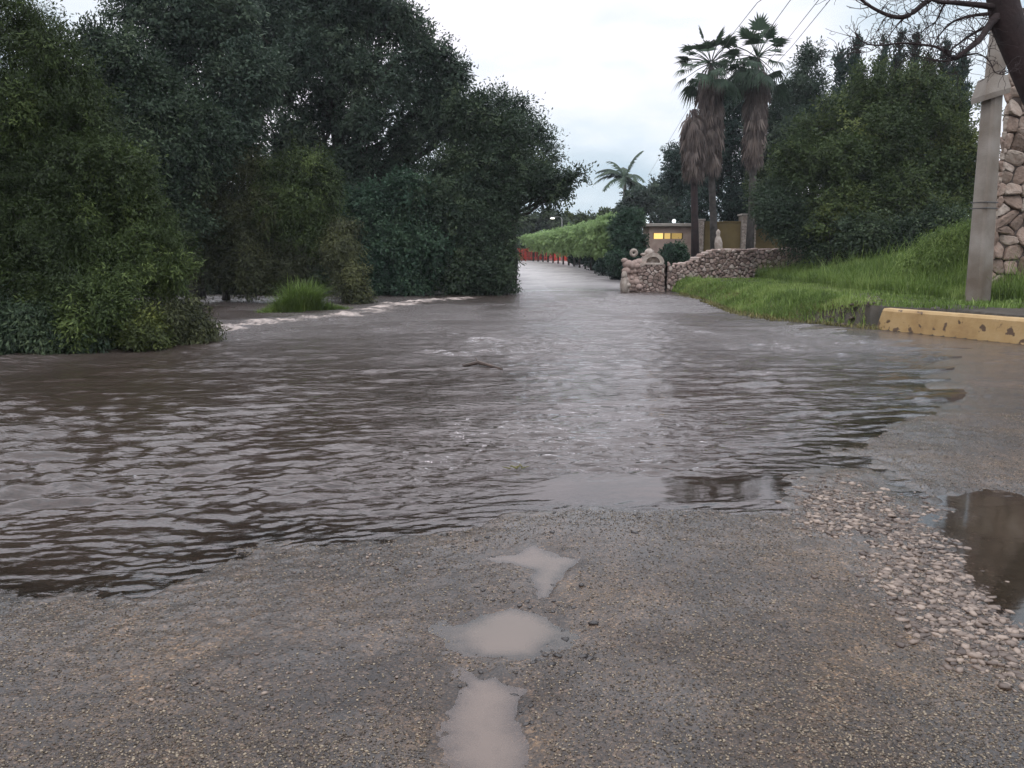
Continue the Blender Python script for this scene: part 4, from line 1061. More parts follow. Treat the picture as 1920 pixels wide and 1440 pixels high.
def stone_face(mb, W, Hh, sx, sz, seed, mapf, gap=0.018, proud=0.06, topf=None, rough=0.2, cut=0.2):
    """irregular rounded stones standing proud of a mortar bed; mapf(u, v, depth) gives the place in the world"""
    r = random.Random(seed)
    for c in stone_cells(W, Hh, sx, sz, seed):
        cxm = sum(p[0] for p in c) / len(c); czm = sum(p[1] for p in c) / len(c)
        if topf and czm > topf(cxm): continue
        R = sum(math.hypot(p[0] - cxm, p[1] - czm) for p in c) / len(c)
        if R < gap * 2.2: continue
        # round the outline by cutting corners once
        c2 = []
        for i in range(len(c)):
            p, q = c[i], c[(i + 1) % len(c)]
            jx, jz = r.uniform(-.04, .04) * R, r.uniform(-.04, .04) * R
            c2 += [(p[0] * (1 - cut) + q[0] * cut, p[1] * (1 - cut) + q[1] * cut), ((p[0] + q[0]) / 2 + jx, (p[1] + q[1]) / 2 + jz), (p[0] * cut + q[0] * (1 - cut), p[1] * cut + q[1] * (1 - cut))]
        a = r.random(); pr = proud * r.uniform(0.6, 1.4); tx, tz = r.uniform(-rough, rough), r.uniform(-rough, rough)
        rings = []
        for f, dpt in ((1 - gap / R, -0.02), (1 - gap / R, pr * 0.45), (0.86 - gap / R, pr * 0.85), (0.5, pr * 1.05)):
            rings.append([mapf(cxm + (p[0] - cxm) * f, czm + (p[1] - czm) * f, dpt + (dpt > 0) * ((p[0] - cxm) * tx + (p[1] - czm) * tz) * f + r.uniform(-1, 1) * pr * 0.10) for p in c2])
        k = len(c2); n0 = len(mb.v)
        for rg in rings: mb.v += [tuple(p) for p in rg]
        for i in range(3):
            for j in range(k):
                mb.f.append([n0 + i * k + j, n0 + i * k + (j + 1) % k, n0 + (i + 1) * k + (j + 1) % k, n0 + (i + 1) * k + j]); mb.a.append(a)
        mb.f.append([n0 + 3 * k + j for j in range(k)]); mb.a.append(a)

# tall stone wall at the right edge
WY = 17.9
wl = at(1853, 560, WY); wx0 = wl.x
wroot = empty('stone_wall')
mb = MB()
zb = 0.25; HH = 6.3
stone_face(mb, 6.0, HH, 0.36, 0.27, 4, lambda u, v, d: (wx0 + u + 0.012 * v, WY - d, zb + v), gap=0.010, proud=0.055, rough=0.45, cut=0.17)
stone_face(mb, 3.0, HH, 0.36, 0.27, 5, lambda u, v, d: (wx0 + 0.012 * v - d + (3.0 - u) * 0.66, WY + 3.0 - u + d * .5, zb + v), gap=0.011, proud=0.05, rough=0.35, cut=0.12)
mb.build('stones', M['stone'], wroot)
mb = MB(); q0, q1 = wx0 + .03, wx0 + 6.0
mb.raw([(q0, WY + .02, zb - .3), (q1, WY + .02, zb - .3), (q1 + 2, WY + 3, zb - .3), (q0 + 2, WY + 3, zb - .3), (q0 + .08, WY + .02, zb + HH), (q1, WY + .02, zb + HH), (q1 + 2, WY + 3, zb + HH), (q0 + 2.08, WY + 3, zb + HH)],
       [(3, 2, 1, 0), (0, 1, 5, 4), (1, 2, 6, 5), (2, 3, 7, 6), (3, 0, 4, 7), (4, 5, 6, 7)])
mb.build('mortar_core', M['mortar'], wroot)
wroot.location = (wx0, WY, zb)
for c in wroot.children: c.location = (-wx0, -WY, -zb)
tagp(wroot, 'tall wall of large irregular pink and grey stones behind the concrete pole', 'wall')

# concrete pole with collar
def pole():
    Yp = 17.0; b = at(1828, 563, Yp); t = at(1867, 40, Yp); root = empty('concrete_pole')
    bz = gh(b.x, Yp) - 0.1
    mb = MB()
    def sec(z, wd, dp, xo):  # rectangular section with cut corners and a shallow front groove
        xs = [(-wd, -dp + .05), (-wd + .05, -dp), (wd - .05, -dp), (wd, -dp + .05), (wd, dp - .05), (wd - .05, dp), (-wd + .05, dp), (-wd, dp - .05)]
        ca, sa = math.cos(0.5), math.sin(0.5)
        return [(b.x + xo + q[0] * ca - q[1] * sa, Yp + q[0] * sa + q[1] * ca, z) for q in xs]
    ztot = 9.0; z1 = at(1840, 188, Yp).z; z2 = at(1840, 150, Yp).z
    levels = [(bz, 0.225, 0.17, 0.05), (bz + 0.6, 0.22, 0.17, 0.05), (z1, 0.175, 0.14, -0.02)]
    k = 8; n0 = len(mb.v)
    rings = [sec(z_, w_, d_, xo) for z_, w_, d_, xo in levels] + [sec(z2, 0.17, 0.135, -0.01), sec(z2 + 1.2, 0.16, 0.13, 0.01), sec(z2 + 3.0, 0.15, 0.12, 0.04)]
    for rg in rings: mb.v += rg
    for i in range(len(rings) - 1):
        for j in range(k): mb.f.append([n0 + i * k + j, n0 + i * k + (j + 1) % k, n0 + (i + 1) * k + (j + 1) % k, n0 + (i + 1) * k + j]); mb.a.append(.5)
    mb.f.append([n0 + (len(rings) - 1) * k + j for j in range(k)]); mb.a.append(.5)
    mb.build('shaft', M['concrete'], root)
    mb = MB()
    cxx = b.x - 0.06
    v = [(-.36, -.34, z1 - .05), (.34, -.34, z1 + .10), (.34, .3, z1 + .10), (-.36, .3, z1 - .05), (-.37, -.36, z1 + .06), (.35, -.36, z1 + .2), (.35, .32, z1 + .2), (-.37, .32, z1 + .06),
         (-.26, -.27, z2 + .02), (.27, -.27, z2 + .06), (.27, .24, z2 + .06), (-.26, .24, z2 + .02)]
    mb.raw([(cxx + a_ * .70, Yp + b_ * .74, c_) for a_, b_, c_ in v], [(3, 2, 1, 0), (0, 1, 5, 4), (1, 2, 6, 5), (2, 3, 7, 6), (3, 0, 4, 7), (4, 5, 9, 8), (5, 6, 10, 9), (6, 7, 11, 10), (7, 4, 8, 11), (8, 9, 10, 11)])
    mb.build('collar', M['concrete'], root)
    mb = MB()
    for zz in (at(1840, 380, Yp).z, at(1840, 391, Yp).z, z2 + 0.9, z2 + 1.15):
        mb = MB()
        f_ = min(max((zz - bz) / (z1 - bz), 0), 1); hw_, hd_, xo = 0.222 - 0.045 * f_, 0.176 - 0.03 * f_, 0.05 - 0.07 * f_
        if zz > z1: hw_, hd_, xo = 0.168, 0.137, 0.005
        pts = [(b.x + xo + p_ * hw_ * math.cos(.5) - q_ * hd_ * math.sin(.5), Yp + p_ * hw_ * math.sin(.5) + q_ * hd_ * math.cos(.5), zz) for p_, q_ in ((-1, -1), (1, -1), (1, 1), (-1, 1), (-1, -1))]
        mb.tube(pts, [0.012] * 5, 5, cap=False); mb.build('steel_band', M['wire'], root)
    tagp(root, 'thick tapering concrete pole with a block collar in front of the stone wall', 'pole')
    set_base(root, (b.x, Yp, bz))
pole()

# yellow kerb
def kerb():
    root = MB(); Lk = 9.0; hk = 0.435; th = 0.24
    n = 40; rings = []
    r = random.Random(2)
    for i in range(n + 1):
        s_ = i / n * Lk; c = KA + kd * (s_ - 0.0)
        end = 0.16 * (1 - min(s_ / 0.35, 1)); wob = r.uniform(-.006, .006)
        def P(dn, z): return (c.x + kn.x * dn, c.y + kn.y * dn, z)
        lo = 0.02 + wob
        rings.append([P(-0.03, -0.15), P(0.0 + wob, 0.03 + end * 0.4), P(0.015, hk - 0.05), P(0.045, hk - 0.008 + wob), P(th - .03, hk), P(th, hk - 0.03), P(th, -0.15)])
    sh = 0.13
    for j in range(7): # slanted left end
        x_, y_, z_ = rings[0][j]; q = max(z_, 0) / hk * sh
        rings[0][j] = (x_ + kd.x * q, y_ + kd.y * q, z_)
    rings[0] = [(x_ + kn.x * 0.02, y_ + kn.y * 0.02, z_) for x_, y_, z_ in rings[0]]
    k = 7
    for rg in rings: root.v += rg
    for i in range(n):
        for j in range(k - 1): root.f.append([i * k + j, (i + 1) * k + j, (i + 1) * k + j + 1, i * k + j + 1]); root.a.append(.5)
    root.f.append(list(range(k))); root.a.append(.5)
    root.f.append([n * k + j for j in range(k)][::-1]); root.a.append(.5)
    o_ = root.build('yellow_kerb', M['kerb']); tagp(o_, 'chipped yellow painted high kerb at the right below the concrete pole', 'kerb')
kerb()
# exposed roots and clods at the kerb end
rootsys = empty('exposed_roots', (*gp(1606, 604), 0.0)); r = random.Random(8)
for i in range(34):
    mb = MB()
    c = Vector((*gp(r.uniform(1572, 1640), r.uniform(596, 612)), 0)); c.z = r.uniform(0.02, 0.16)
    d_ = Vector((r.uniform(-1, 1), r.uniform(-.4, .4), r.uniform(-.2, .5))).normalized(); L_ = r.uniform(0.15, 0.45)
    mb.tube([c, c + d_ * L_ * .5 + Vector((0, 0, .04)), c + d_ * L_], [0.018, 0.014, 0.005], 5)
    mb.build('root', M['wood'], rootsys)
set_base(rootsys, tuple(rootsys.location))
tagp(rootsys, 'tangle of dark washed-out roots at the broken end of the yellow kerb', 'roots')
# soil clods below it
o = stones('soil_clods', 260, lambda r_, n_: np.array([gp(a_, b_) for a_, b_ in zip(1570 + 76 * r_.random(n_) ** .8, 600 + 15 * r_.random(n_))]), (0.04, 0.13), M['wood'], seed=31, sink=0.0)
tagp(o, 'dark soil clods slumped from the bank at the kerb end', 'soil', kind='stuff')

# low rubble wall with its dip and end pillar
def rubble():
    root = empty('rubble_wall')
    pl = [at(1250, 545, 32.0), at(1290, 545, 32.3), at(1350, 540, 33.0), at(1420, 530, 33.4), at(1530, 510, 33.0), at(1600, 500, 32.0)]
    pl = [Vector((p.x, p.y, 0)) for p in pl]; seg = [(pl[i + 1] - pl[i]).length for i in range(len(pl) - 1)]; W = sum(seg)
    def pos(u):
        u = max(0, min(u, W - 1e-4))
        for i, s_ in enumerate(seg):
            if u <= s_: return pl[i].lerp(pl[i + 1], u / s_), (pl[i + 1] - pl[i]).normalized()
            u -= s_
        return pl[-1], (pl[-1] - pl[-2]).normalized()
    def mapf(u, v, d):
        p, t = pos(u); nrm = Vector((t.y, -t.x, 0)); return p + nrm * d + Vector((0, 0, v - 0.1))
    def topf(u):
        px = 1250 + u * F / 33
        py = np.interp(px, [1250, 1275, 1290, 1305, 1320, 1345, 1420, 1530, 1600], [495, 497, 493, 486, 478, 471, 470, 468, 474])
        return float(at(px, py, 32.8).z) + 0.1
    mb = MB(); stone_face(mb, W, 2.0, 0.21, 0.125, 14, mapf, gap=0.012, proud=0.06, topf=topf, rough=0.4); mb.build('stones', M['stone_small'], root)
    mb = MB(); n = 60
    for i in range(n):
        u0, u1 = W * i / n, W * (i + 1) / n
        a0, a1, b0, b1 = mapf(u0, 0, 0), mapf(u1, 0, 0), mapf(u0, topf(u0) - .05, 0), mapf(u1, topf(u1) - .05, 0)
        c0, c1, d0, d1 = mapf(u0, 0, -.4), mapf(u1, 0, -.4), mapf(u0, topf(u0) - .05, -.4), mapf(u1, topf(u1) - .05, -.4)
        mb.poly([a0, a1, b1, b0]); mb.poly([b0, b1, d1, d0]); mb.poly([c1, c0, d0, d1])
    mb.build('mortar_core', M['mortar'], root)
    # top course of stones lying on the wall
    o_ = MB(); r = random.Random(4); u = 0.3
    while u < W:
        t_ = topf(u); p, tv = pos(u); s_ = r.uniform(.14, .28)
        o_.box((p.x - tv.y * -0.15, p.y + 0.15, t_ - 0.1 + 0.02), (s_, .35, s_ * .6), rz=r.uniform(-.3, .3), a=r.random(), bev=0.035); u += s_ * 0.95
    o_.build('coping_stones', M['stone_small'], root)
    tagp(root, 'low pinkish rubble wall with a curved dip, running behind the grass bank', 'wall')
    set_base(root, (pl[0].x, pl[0].y, -0.1))
rubble()
def pillar():
    Yd = 31.6; c = at(1222, 545, Yd); root = empty('rubble_pillar'); Wd = 50 * Yd / F; zt = at(1222, 495, Yd).z
    mb = MB(); R = Wd / 2
    def mapf(u, v, d):
        an = math.pi * (1.15 - 1.3 * u / (R * math.pi * 1.3)); rr = R + d
        return (c.x + math.cos(an) * rr, Yd + 0.5 - math.sin(an) * rr * 0.9, v - 0.1)
    stone_face(mb, R * math.pi * 1.3, zt + 0.1, 0.20, 0.12, 15, mapf, gap=0.012, proud=0.05, rough=0.3); mb.build('stones', M['stone_small'], root)
    mb = MB(); mb.tube([(c.x, Yd + .5, -.2), (c.x, Yd + .5, zt - 0.02)], [R * .94, R * .94], 20); mb.build('mortar_core', M['mortar'], root)
    mb = MB(); mb.tube([(c.x, Yd + .5, zt - .02), (c.x, Yd + .5, zt + 0.045)], [R * 1.04, R * 1.0], 20); mb.build('ledge', M['pale_stone'], root)
    tagp(root, 'rounded rubble pillar ending the low wall beside the road', 'pillar'); set_base(root, (c.x, Yd + .5, -0.1))
    # carved arched stone on top
    a = empty('carved_stone'); mb = MB(); zt2 = zt + 0.05; k = 14; Rr = 21 * Yd / F
    for i in range(k):
        an0, an1 = math.pi * i / k, math.pi * (i + 1) / k
        def q(an, rr, yy): return (c.x + 0.06 + math.cos(an) * rr, Yd + .5 + yy, zt2 + math.sin(an) * rr * 0.85)
        for (r0_, r1_, y0, y1) in ((Rr, Rr, -.28, .28), (Rr, Rr * .62, -.28, -.28), (Rr * .62, Rr * .62, -.28, -.08), (Rr * .62, 0.0, -.08, -.08), (Rr, 0.0, .28, .28)):
            mb.poly([q(an0, r0_, y0), q(an1, r0_, y0), q(an1, r1_, y1), q(an0, r1_, y1)])
    mb.build('arch', M['pale_stone'], a)
    def lump(mbx, cc, rr, sq=(1, 1, 1), seed=0):
        rng_ = random.Random(seed); nu, nv = 12, 8; vs = []
        for i in range(nv + 1):
            for j in range(nu):
                th, ph = math.pi * i / nv, 2 * math.pi * j / nu; k_ = 1 + 0.10 * math.sin(3 * ph + seed) * math.sin(th) + rng_.uniform(-.03, .03)
                vs.append((cc[0] + math.sin(th) * math.cos(ph) * rr * sq[0] * k_, cc[1] + math.sin(th) * math.sin(ph) * rr * sq[1] * k_, cc[2] + math.cos(th) * rr * sq[2] * k_))
        mbx.raw(vs, [(i * nu + j, i * nu + (j + 1) % nu, (i + 1) * nu + (j + 1) % nu, (i + 1) * nu + j) for i in range(nv) for j in range(nu)])
    mb = MB(); p = at(1221, 474, Yd); lump(mb, (p.x, Yd + .5, p.z), 0.17, (1.1, 1, 1), 1); p2 = at(1211, 477, Yd); lump(mb, (p2.x, Yd + .5, p2.z), 0.10, (1.6, 1, .6), 2)
    p2 = at(1222, 481, Yd); lump(mb, (p2.x, Yd + .5, p2.z), 0.20, (.9, .9, .7), 3)
    mb.build('finial', M['pale_stone'], a, smooth=True)
    tagp(a, 'pale arched carved stone with a knob resting on the rubble pillar', 'carved stone'); set_base(a, (c.x, Yd + .5, zt2))
    # rockery left of the pillar with a holed ball
    b = empty('rock_column'); mb = MB(); zc = at(1185, 492, Yd).z; cx_ = at(1185, 520, Yd).x
    rr = random.Random(6)
    zz = 0.05
    while zz < zc - .1:
        s_ = rr.uniform(.10, .19)
        for dx in (-.15, .06, .2): lump(mb, (cx_ + dx * rr.uniform(.6, 1.2), Yd + .35 + rr.uniform(-.08, .08), zz + s_ * rr.uniform(.2, .6)), s_ * rr.uniform(.8, 1.2), (1.0, .9, rr.uniform(.7, 1)), int(zz * 100 + dx * 70))
        zz += s_ * .9
    for dx in (-.16, .12, .30, -.30, .42): lump(mb, (cx_ + dx + .05, Yd + .4, zc + rr.uniform(-.08, .06) + .03), rr.uniform(.12, .19), (1.1, 1, .8), int(dx * 50) + 9)
    mb.build('rocks', M['stone_small'], b, smooth=True)
    tagp(b, 'narrow column of piled rocks just left of the rubble pillar', 'rocks'); set_base(b, (cx_, Yd + .35, 0))
    g = MB(); p = at(1191, 474, Yd); n0, m0 = 16, 10
    vs = []
    for i in range(n0):
        for j in range(m0):
            a0, a1 = 2 * math.pi * i / n0, 2 * math.pi * j / m0; rad = 0.105 + 0.065 * math.cos(a1)
            vs.append((p.x + math.cos(a0) * rad, Yd + .38 + 0.07 * math.sin(a1), p.z + math.sin(a0) * rad))
    g.raw(vs, [(i * m0 + j, ((i + 1) % n0) * m0 + j, ((i + 1) % n0) * m0 + (j + 1) % m0, i * m0 + (j + 1) % m0) for i in range(n0) for j in range(m0)])
    o_ = g.build('holed_stone', M['pale_stone'], smooth=True); tagp(o_, 'pale round stone with a hole on top of the rock column', 'stone')
    # slanting pale boulders at the road edge
    for (px, py, s_, lab, sd_) in ((1170, 516, .13, 'small pale upright boulder at the road edge, the one nearest the dark hedge', 21), (1176, 535, .15, 'low pale boulder at the road edge below the upright one', 22), (1199, 538, .15, 'brownish boulder leaning on the foot of the rubble pillar', 23)):
        mbx = MB(); pp = at(px, py, 31.4); lump(mbx, (pp.x, 31.4, pp.z), s_, (.9, .9, 1.2 if sd_ == 21 else .8), sd_)
        zlow = pp.z - s_
        if zlow > 0.05: lump(mbx, (pp.x + .03, 31.45, zlow * .5), zlow * .55 + .06, (.5, .6, 1.1), sd_ + 5)
        o_ = mbx.build('boulder', M['pale_stone' if sd_ < 23 else 'stone_small'], smooth=True); tagp(o_, lab, 'boulder')
pillar()

# ------------------------------------------------------------------ gatehouse, ochre wall, columns
def gatehouse():
    Yd = 46.0; root = empty('gatehouse')
    xl, xr = at(1217, 440, Yd).x, at(1300, 440, Yd).x; zr = at(1240, 425, Yd).z; w0 = xr - xl; bz = gh(xl + 1, Yd) - .2
    zw0, zw1 = at(1240, 448, Yd).z, at(1240, 437, Yd).z; xw0, xw1 = at(1224, 440, Yd).x, at(1281, 440, Yd).x
    mb = MB(); d = 2.2; yc = Yd + d / 2
    def bx(x0, x1, z0, z1, y0=Yd, y1=Yd + .15): mb.box(((x0 + x1) / 2, (y0 + y1) / 2, (z0 + z1) / 2), (x1 - x0, y1 - y0, z1 - z0))
    bx(xl, xr, bz, zw0); bx(xl, xr, zw1, zr); bx(xl, xw0, zw0, zw1); bx(xw1, xr, zw0, zw1)
    bx(xl, xl + .15, bz, zr, Yd + .153, Yd + d - .153); bx(xr - .15, xr, bz, zr, Yd + .153, Yd + d - .153); bx(xl, xr, bz, zr, Yd + d - .15, Yd + d)
    mb.build('wall', M['pinkwall'], root)
    mb = MB(); mb.box(((xl + xr) / 2 - .1, yc, zr + .09), (w0 + .55, d + .5, .17), bev=.02); rf = mb.build('roof', M['slab'], root)
    for fa, fb, st in ((0.02, 0.36, 1.35), (0.37, 0.60, 0.75), (0.61, 0.98, 0.42)):
        mb = MB(); wd = xw1 - xw0; mb.box((xw0 + wd * (fa + fb) / 2, Yd + .09, (zw0 + zw1) / 2), (wd * (fb - fa), .03, zw1 - zw0 - .01)); mb.build('window', emit_mat('warm_window', (1.0, 0.68, 0.22), st), root)
    for xx in (xw0 + .03, xw0 + (xw1 - xw0) * .365, xw0 + (xw1 - xw0) * .605, xw1 - .03):
        mb = MB(); mb.box((xx, Yd + .06, (zw0 + zw1) / 2), (.07, .08, zw1 - zw0 - .006)); mb.build('window_post', M['ochre'], root)
    tagp(root, 'small flat roofed gatehouse with pink walls and a warm lit window band', 'gatehouse'); set_base(root, (xl, Yd, bz))
    for px, lab in ((1213, 'white globe lamp on the corner of the gatehouse roof beside the dark hedge'), (1265, 'white globe lamp on the gatehouse roof nearer the palms')):
        p = at(px, 416, Yd); r_ = empty('globe_lamp'); mb = MB()
        mb.tube([(p.x, Yd + .2, zr + .176), (p.x, Yd + .2, p.z)], [.03, .03], 6); mb.build('stem', M['metal'], r_)
        g = MB(); vs = [(p.x + .11 * math.sin(math.pi * i / 6) * math.cos(j * math.pi / 5), Yd + .2 + .11 * math.sin(math.pi * i / 6) * math.sin(j * math.pi / 5), p.z + .05 + .11 * math.cos(math.pi * i / 6)) for i in range(7) for j in range(10)]
        g.raw(vs, [(i * 10 + j, i * 10 + (j + 1) % 10, (i + 1) * 10 + (j + 1) % 10, (i + 1) * 10 + j) for i in range(6) for j in range(10)]); g.build('globe', M['globe'], r_, smooth=True)
        tagp(r_, lab, 'lamp', 'globe lamps on the gatehouse roof'); set_base(r_, (p.x, Yd + .2, zr + .176))
gatehouse()
def ochre():
    Yd = 45.2
    for (p0, p1, t0, lab) in ((1321, 1392, 418, 'ochre wall panel between the two pale stone columns'), (1417, 1482, 432, 'lower ochre wall panel right of the wider stone column')):
        xa, xb = at(p0, 440, Yd).x, at(p1, 440, Yd).x; zt = at(1350, t0, Yd).z; bz = gh(xa, Yd) - .2
        r_ = empty('ochre_wall'); mb = MB(); mb.box(((xa + xb) / 2, Yd + .1, (bz + zt) / 2), (xb - xa, .2, zt - bz), bev=.01); mb.build('panel', M['ochre'], r_)
        mb = MB(); mb.box(((xa + xb) / 2, Yd + .1, zt + .045), (xb - xa, .28, .08), bev=.01); mb.build('coping', M['ochre'], r_)
        tagp(r_, lab, 'wall'); set_base(r_, (xa, Yd, bz))
    for (pc, wp, t0, lab, sd_) in ((1311, 17, 414, 'narrow pale stone column beside the reddish palm trunk', 1), (1404, 26, 404, 'wider pale stone column between the ochre panels', 2)):
        c = at(pc, 440, Yd - .3); w_ = wp * Yd / F; zt = at(pc, t0, Yd - .3).z; bz = gh(c.x, Yd) - .2; r_ = empty('stone_column')
        mb = MB(); stone_face(mb, w_, zt - bz, .28, .17, 30 + sd_, lambda u, v, d: (c.x - w_ / 2 + u, Yd - .3 - d, bz + v), gap=.01, proud=.03); mb.build('stones', M['pale_stone'], r_)
        mb = MB(); mb.box((c.x, Yd - .3 + w_ / 2, (zt + bz) / 2), (w_ * .98, w_ * .99, zt - bz)); mb.build('core', M['concrete'], r_)
        mb = MB(); mb.box((c.x, Yd - .3 + w_ / 2, zt + .05), (w_ + .12, w_ + .12, .10), bev=.015); mb.build('cap', M['slab'], r_)
        tagp(r_, lab, 'column'); set_base(r_, (c.x, Yd - .3, bz))
    # pale ornament in front of the wall
    p = at(1347, 462, 41.5); mb = MB(); bz = gh(p.x, 41.5); zt = at(1347, 430, 41.5).z; hh = zt - bz
    pr = [(.0, .22), (.08, .22), (.10, .16), (.45, .15), (.55, .20), (.68, .21), (.78, .16), (.86, .08), (.90, .11), (.95, .11), (1.0, .02)]
    mb.tube([(p.x + .04 * math.sin(t * 5), 41.5, bz + hh * t) for t, _ in pr], [q for _, q in pr], 12); o_ = mb.build('garden_statue', M['pale_stone'], smooth=True)
    tagp(o_, 'small pale stone figure before the ochre wall between the palm trunks', 'statue')
ochre()

# red fence at the bend
def red_fence():
    root = empty('red_fence'); pts = [at(950, 490, 73), at(985, 490, 74), at(1040, 491, 73), at(1090, 494, 68), at(1130, 499, 60)]
    pts = [Vector((p.x, p.y, gh(p.x, p.y))) for p in pts]; rails = MB(); posts = []; h_ = 1.15
    for a_, b_ in zip(pts[:-1], pts[1:]):
        for zz in (.3, .95): rails.tube([a_ + Vector((0, 0, zz)), b_ + Vector((0, 0, zz))], [.045, .045], 4)
        L_ = (b_ - a_).length; n = int(L_ / .17)
        for i in range(n):
            p = a_.lerp(b_, (i + .5) / n); rails.box((p.x, p.y - .07, p.z + h_ / 2 + .04), (.085, .03, h_ - .06))
    rails.build('pickets', M['red'], root)
    for a_, b_ in zip(pts[:-1], pts[1:]):
        L_ = (b_ - a_).length; n = max(1, int(L_ / 2))
        for i in range(n):
            p = a_.lerp(b_, i / n); mb = MB(); mb.box((p.x, p.y, p.z + .5), (.12, .12, 1.1), bev=.01); mb.build('post', M['red'], root)
    tagp(root, 'low red picket fence along the far bend of the road', 'fence'); set_base(root, pts[0])
red_fence()
def street_lamp():
    Yd = 70; p = at(1036, 409, Yd); b = at(1053, 470, Yd); bz = gh(b.x, Yd); root = empty('street_lamp')
    mb = MB(); mb.tube([(b.x, Yd, bz - .2), (b.x, Yd, p.z - .1), (b.x - .15, Yd, p.z + .12), (p.x + .1, Yd, p.z + .1)], [.07, .05, .035, .03], 8); mb.build('pole', M['metal'], root, smooth=True)
    mb = MB(); mb.box((p.x, Yd, p.z + .06), (.42, .22, .09), bev=.03); mb.build('lamp_head', M['metal'], root)
    mb = MB(); mb.box((p.x, Yd - .02, p.z - .02), (.34, .18, .07), bev=.02); mb.build('lamp_glass', M['lamp'], root)
    tagp(root, 'lit street lamp on a thin pole over the far bend of the road', 'street lamp'); set_base(root, (b.x, Yd, bz))
    ld = bpy.data.lights.new('street_lamp_light', 'SPOT'); ld.energy = 900; ld.color = (1, .92, .82); ld.spot_size = math.radians(110); ld.spot_blend = .8; ld.shadow_soft_size = .15
    lo = bpy.data.objects.new('street_lamp_light', ld); COL.objects.link(lo); lo.location = (p.x, Yd - .02, p.z - .1); lo.rotation_euler = (0, 0, 0)
street_lamp()

# ------------------------------------------------------------------ bare tree at the top right, cables, driftwood
def bare_tree():
    root = empty('bare_tree'); Yd = 9.5; r = random.Random(19)
    mb = MB()
    tk = [at(2120, 640, Yd - .2), at(2060, 430, Yd), at(1975, 240, Yd), at(1925, 130, Yd), at(1888, 40, Yd), at(1872, -40, Yd), at(1880, -160, Yd), at(1900, -320, Yd)]
    tk[0].z = gh(tk[0].x, tk[0].y) - .2
    mb.tube(tk, [.24, .21, .175, .165, .17, .15, .10, .06], 10)
    mb.build('trunk', M['bark_red'], root, smooth=True)
    main = MB()
    def br(pts, r0, r1):
        P_ = [at(a_, b_, Yd + c_) for a_, b_, c_ in pts]; Q = []
        for i in range(len(P_) - 1):  # smooth
            p0 = P_[max(i - 1, 0)]; p1 = P_[i]; p2 = P_[i + 1]; p3 = P_[min(i + 2, len(P_) - 1)]
            for k_ in range(4):
                t = k_ / 4; Q.append(0.5 * ((2 * p1) + (p2 - p0) * t + (2 * p0 - 5 * p1 + 4 * p2 - p3) * t * t + (3 * p1 - p0 - 3 * p2 + p3) * t ** 3))
        Q.append(P_[-1]); n = len(Q); main.tube(Q, [r0 + (r1 - r0) * (i / (n - 1)) ** 0.7 for i in range(n)], 6, cap=True)
        return Q, r0, r1
    B = [br([(1885, 20, 0), (1860, 40, -.1), (1840, 70, -.2), (1815, 92, -.3), (1790, 111, -.3)], .060, .022),
         br([(1790, 111, -.3), (1760, 90, -.35), (1730, 84, -.4), (1690, 81, -.4), (1650, 85, -.5), (1620, 80, -.5), (1603, 62, -.5)], .018, .006),
         br([(1795, 110, -.3), (1770, 115, -.3), (1740, 110, -.2), (1722, 105, -.2)], .014, .004),
         br([(1880, -30, 0), (1830, -20, .1), (1760, -10, .2), (1735, 5, .2), (1705, 28, .2), (1680, 32, .2), (1650, 22, .2), (1615, 0, .2), (1590, -30, .2)], .055, .012),
         br([(1875, 15, 0), (1840, 10, -.1), (1790, 5, -.2), (1750, 0, -.3), (1700, -30, -.3)], .045, .014),
         br([(1860, 45, 0), (1830, 60, .2), (1800, 80, .3), (1770, 105, .3)], .026, .006),
         br([(1865, 25, 0), (1820, 30, .2), (1785, 42, .4), (1760, 68, .4), (1745, 95, .4)], .024, .005),
         br([(1700, 30, .2), (1680, 50, .2), (1660, 75, .1), (1635, 95, 0), (1615, 98, 0)], .010, .003),
         br([(1870, 0, 0), (1800, -15, .3), (1770, 10, .3), (1755, 40, .3), (1728, 60, .3), (1720, 90, .3)], .020, .004),
         br([(1790, 111, -.3), (1830, 100, -.3), (1855, 115, -.4), (1865, 135, -.4), (1880, 140, -.4)], .010, .004)]
    main.build('branches', M['bark_red'], root, smooth=True)
    tw = MB()
    def twig(p, d_, L_, rr, dep):
        pts = [p]; n = 5
        for i in range(n):
            d_ = (d_ + Vector((r.gauss(0, .28), r.gauss(0, .28), r.gauss(-.05, .28)))).normalized(); pts.append(pts[-1] + d_ * L_ / n)
        tw.tube(pts, [max(rr * (1 - i / (n + 1)), .0022) for i in range(n + 1)], 4, cap=False)
        if dep > 0:
            for _ in range(3):
                q = pts[r.randint(1, n)]; twig(q, (d_ + Vector((r.gauss(0, .8), r.gauss(0, .6), r.gauss(0, .8)))).normalized(), L_ * r.uniform(.4, .75), rr * .55, dep - 1)
    for Q, r0, r1 in B:
        for i in range(2, len(Q), 2):
            t = (Q[min(i + 1, len(Q) - 1)] - Q[i - 1]).normalized()
            for _ in range(2):
                d_ = (t * .5 + Vector((r.gauss(-.2, .7), r.gauss(0, .4), r.gauss(-.15, .8)))).normalized()
                if Q[i].z < at(1700, 70, Yd).z and d_.z < -0.2: d_.z *= -.5
                twig(Q[i], d_, r.uniform(.18, .45), max(.0045, r0 * .12), 1)
    tw.build('twigs', M['bark_red'], root)
    tagp(root, 'leafless dark reddish tree reaching in from the upper right corner', 'tree'); set_base(root, tk[0])
bare_tree()
wr = [((1700, -190, 10), (1420, 5, 24), (1375, 62, 34), (1215, 330, 110)), ((1760, -330, 10), (1482, 0, 24), (1440, 58, 34), (1222, 345, 110)), ((1830, -330, 10), (1535, 0, 24), (1478, 72, 34), (1232, 350, 110)), ((1860, -330, 10), (1556, 0, 24), (1484, 88, 34), (1236, 358, 110))]
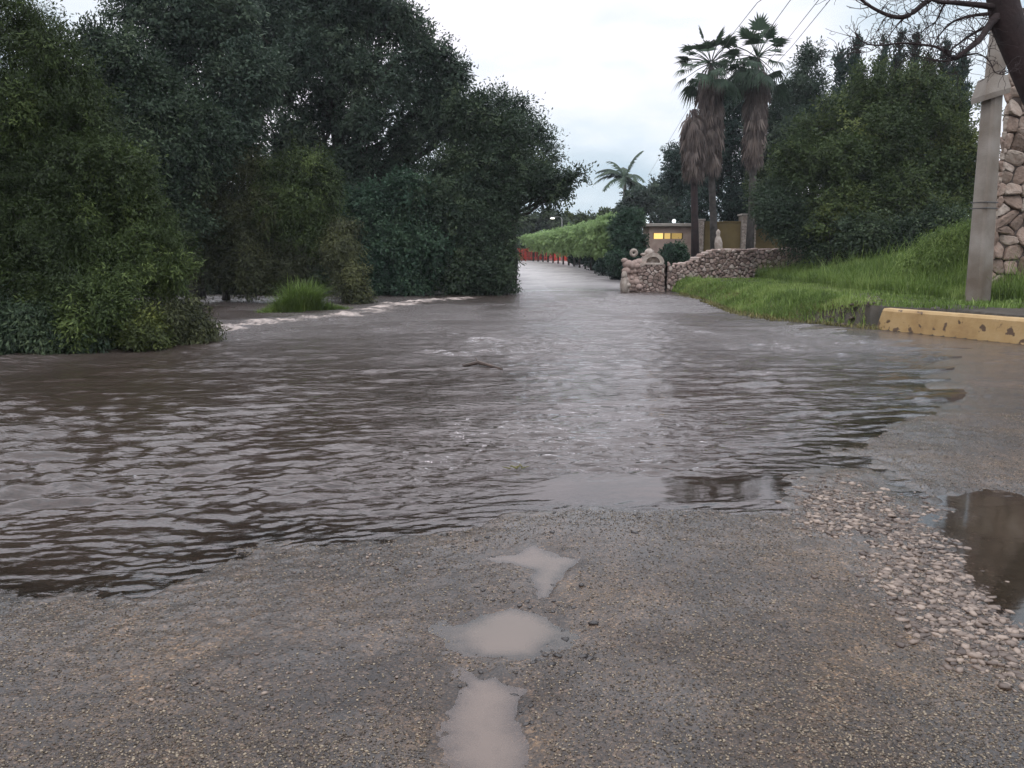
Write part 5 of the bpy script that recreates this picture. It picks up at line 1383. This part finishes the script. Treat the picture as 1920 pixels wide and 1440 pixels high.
wl_ = ['overhead cable farthest from the bare tree', 'overhead cable second from the crown of the shorter palm', 'overhead cable third from the crown of the shorter palm', 'overhead cable nearest the bare tree']
for ks, lab in zip(wr, wl_):
    P_ = [at(*k_) for k_ in ks]; mb = MB(); Q = []
    a_, b_ = P_[0], P_[-1]
    for i in range(25):
        t = i / 24; p0, p1, p2, p3 = P_
        # piecewise through the measured points
        s_ = t * 3; j = min(int(s_), 2); f_ = s_ - j; Q.append(P_[j].lerp(P_[j + 1], f_))
    mb.tube(Q, [.011] * len(Q), 5, cap=False); o = mb.build('overhead_cable', M['wire']); tagp(o, lab, 'cable', 'cables crossing the sky over the palms')
mb = MB(); a_, b_ = gp(868, 686), gp(942, 692); mb.tube([(a_[0], a_[1], .0), (a_[0] * .6 + b_[0] * .4, a_[1], .045), (b_[0], b_[1], .0)], [.02, .028, .012], 7)
mb.tube([(a_[0] * .6 + b_[0] * .4, a_[1], .04), (a_[0] * .7 + b_[0] * .3, a_[1] + .1, .10)], [.014, .006], 5)
o = mb.build('driftwood', M['wood']); tagp(o, 'dark stick drifting in the middle of the flood', 'stick')
mb = MB(); c = gp(970, 880); 
for i in range(7):
    r_ = random.Random(i); a0 = r_.uniform(0, 3); L_ = r_.uniform(.03, .06); p = Vector((c[0] + r_.uniform(-.05, .05), c[1] + r_.uniform(-.03, .03), .012)); mb.tube([p, p + Vector((math.cos(a0) * L_, math.sin(a0) * L_, .008))], [.005, .002], 5)
o = mb.build('floating_litter', M['drygrass']); tagp(o, 'little clot of floating straw by the calm strip of water', 'straw')

# ------------------------------------------------------------------ the damp evening air
mb = MB(); mb.box((0, 70, 8), (260, 180, 22)); hz = mb.build('haze')
m, t, o = new_mat('haze_air'); pv = t.nodes.new('ShaderNodeVolumePrincipled'); pv.inputs['Color'].default_value = (0.90, 0.93, 1.0, 1)
pv.inputs['Density'].default_value = 0.00042; t.links.new(pv.outputs[0], o.inputs['Volume']); hz.data.materials.append(m)
tagp(hz, 'thin damp evening haze between the trees', 'haze', kind='stuff')
S.cycles.volume_bounces = 0
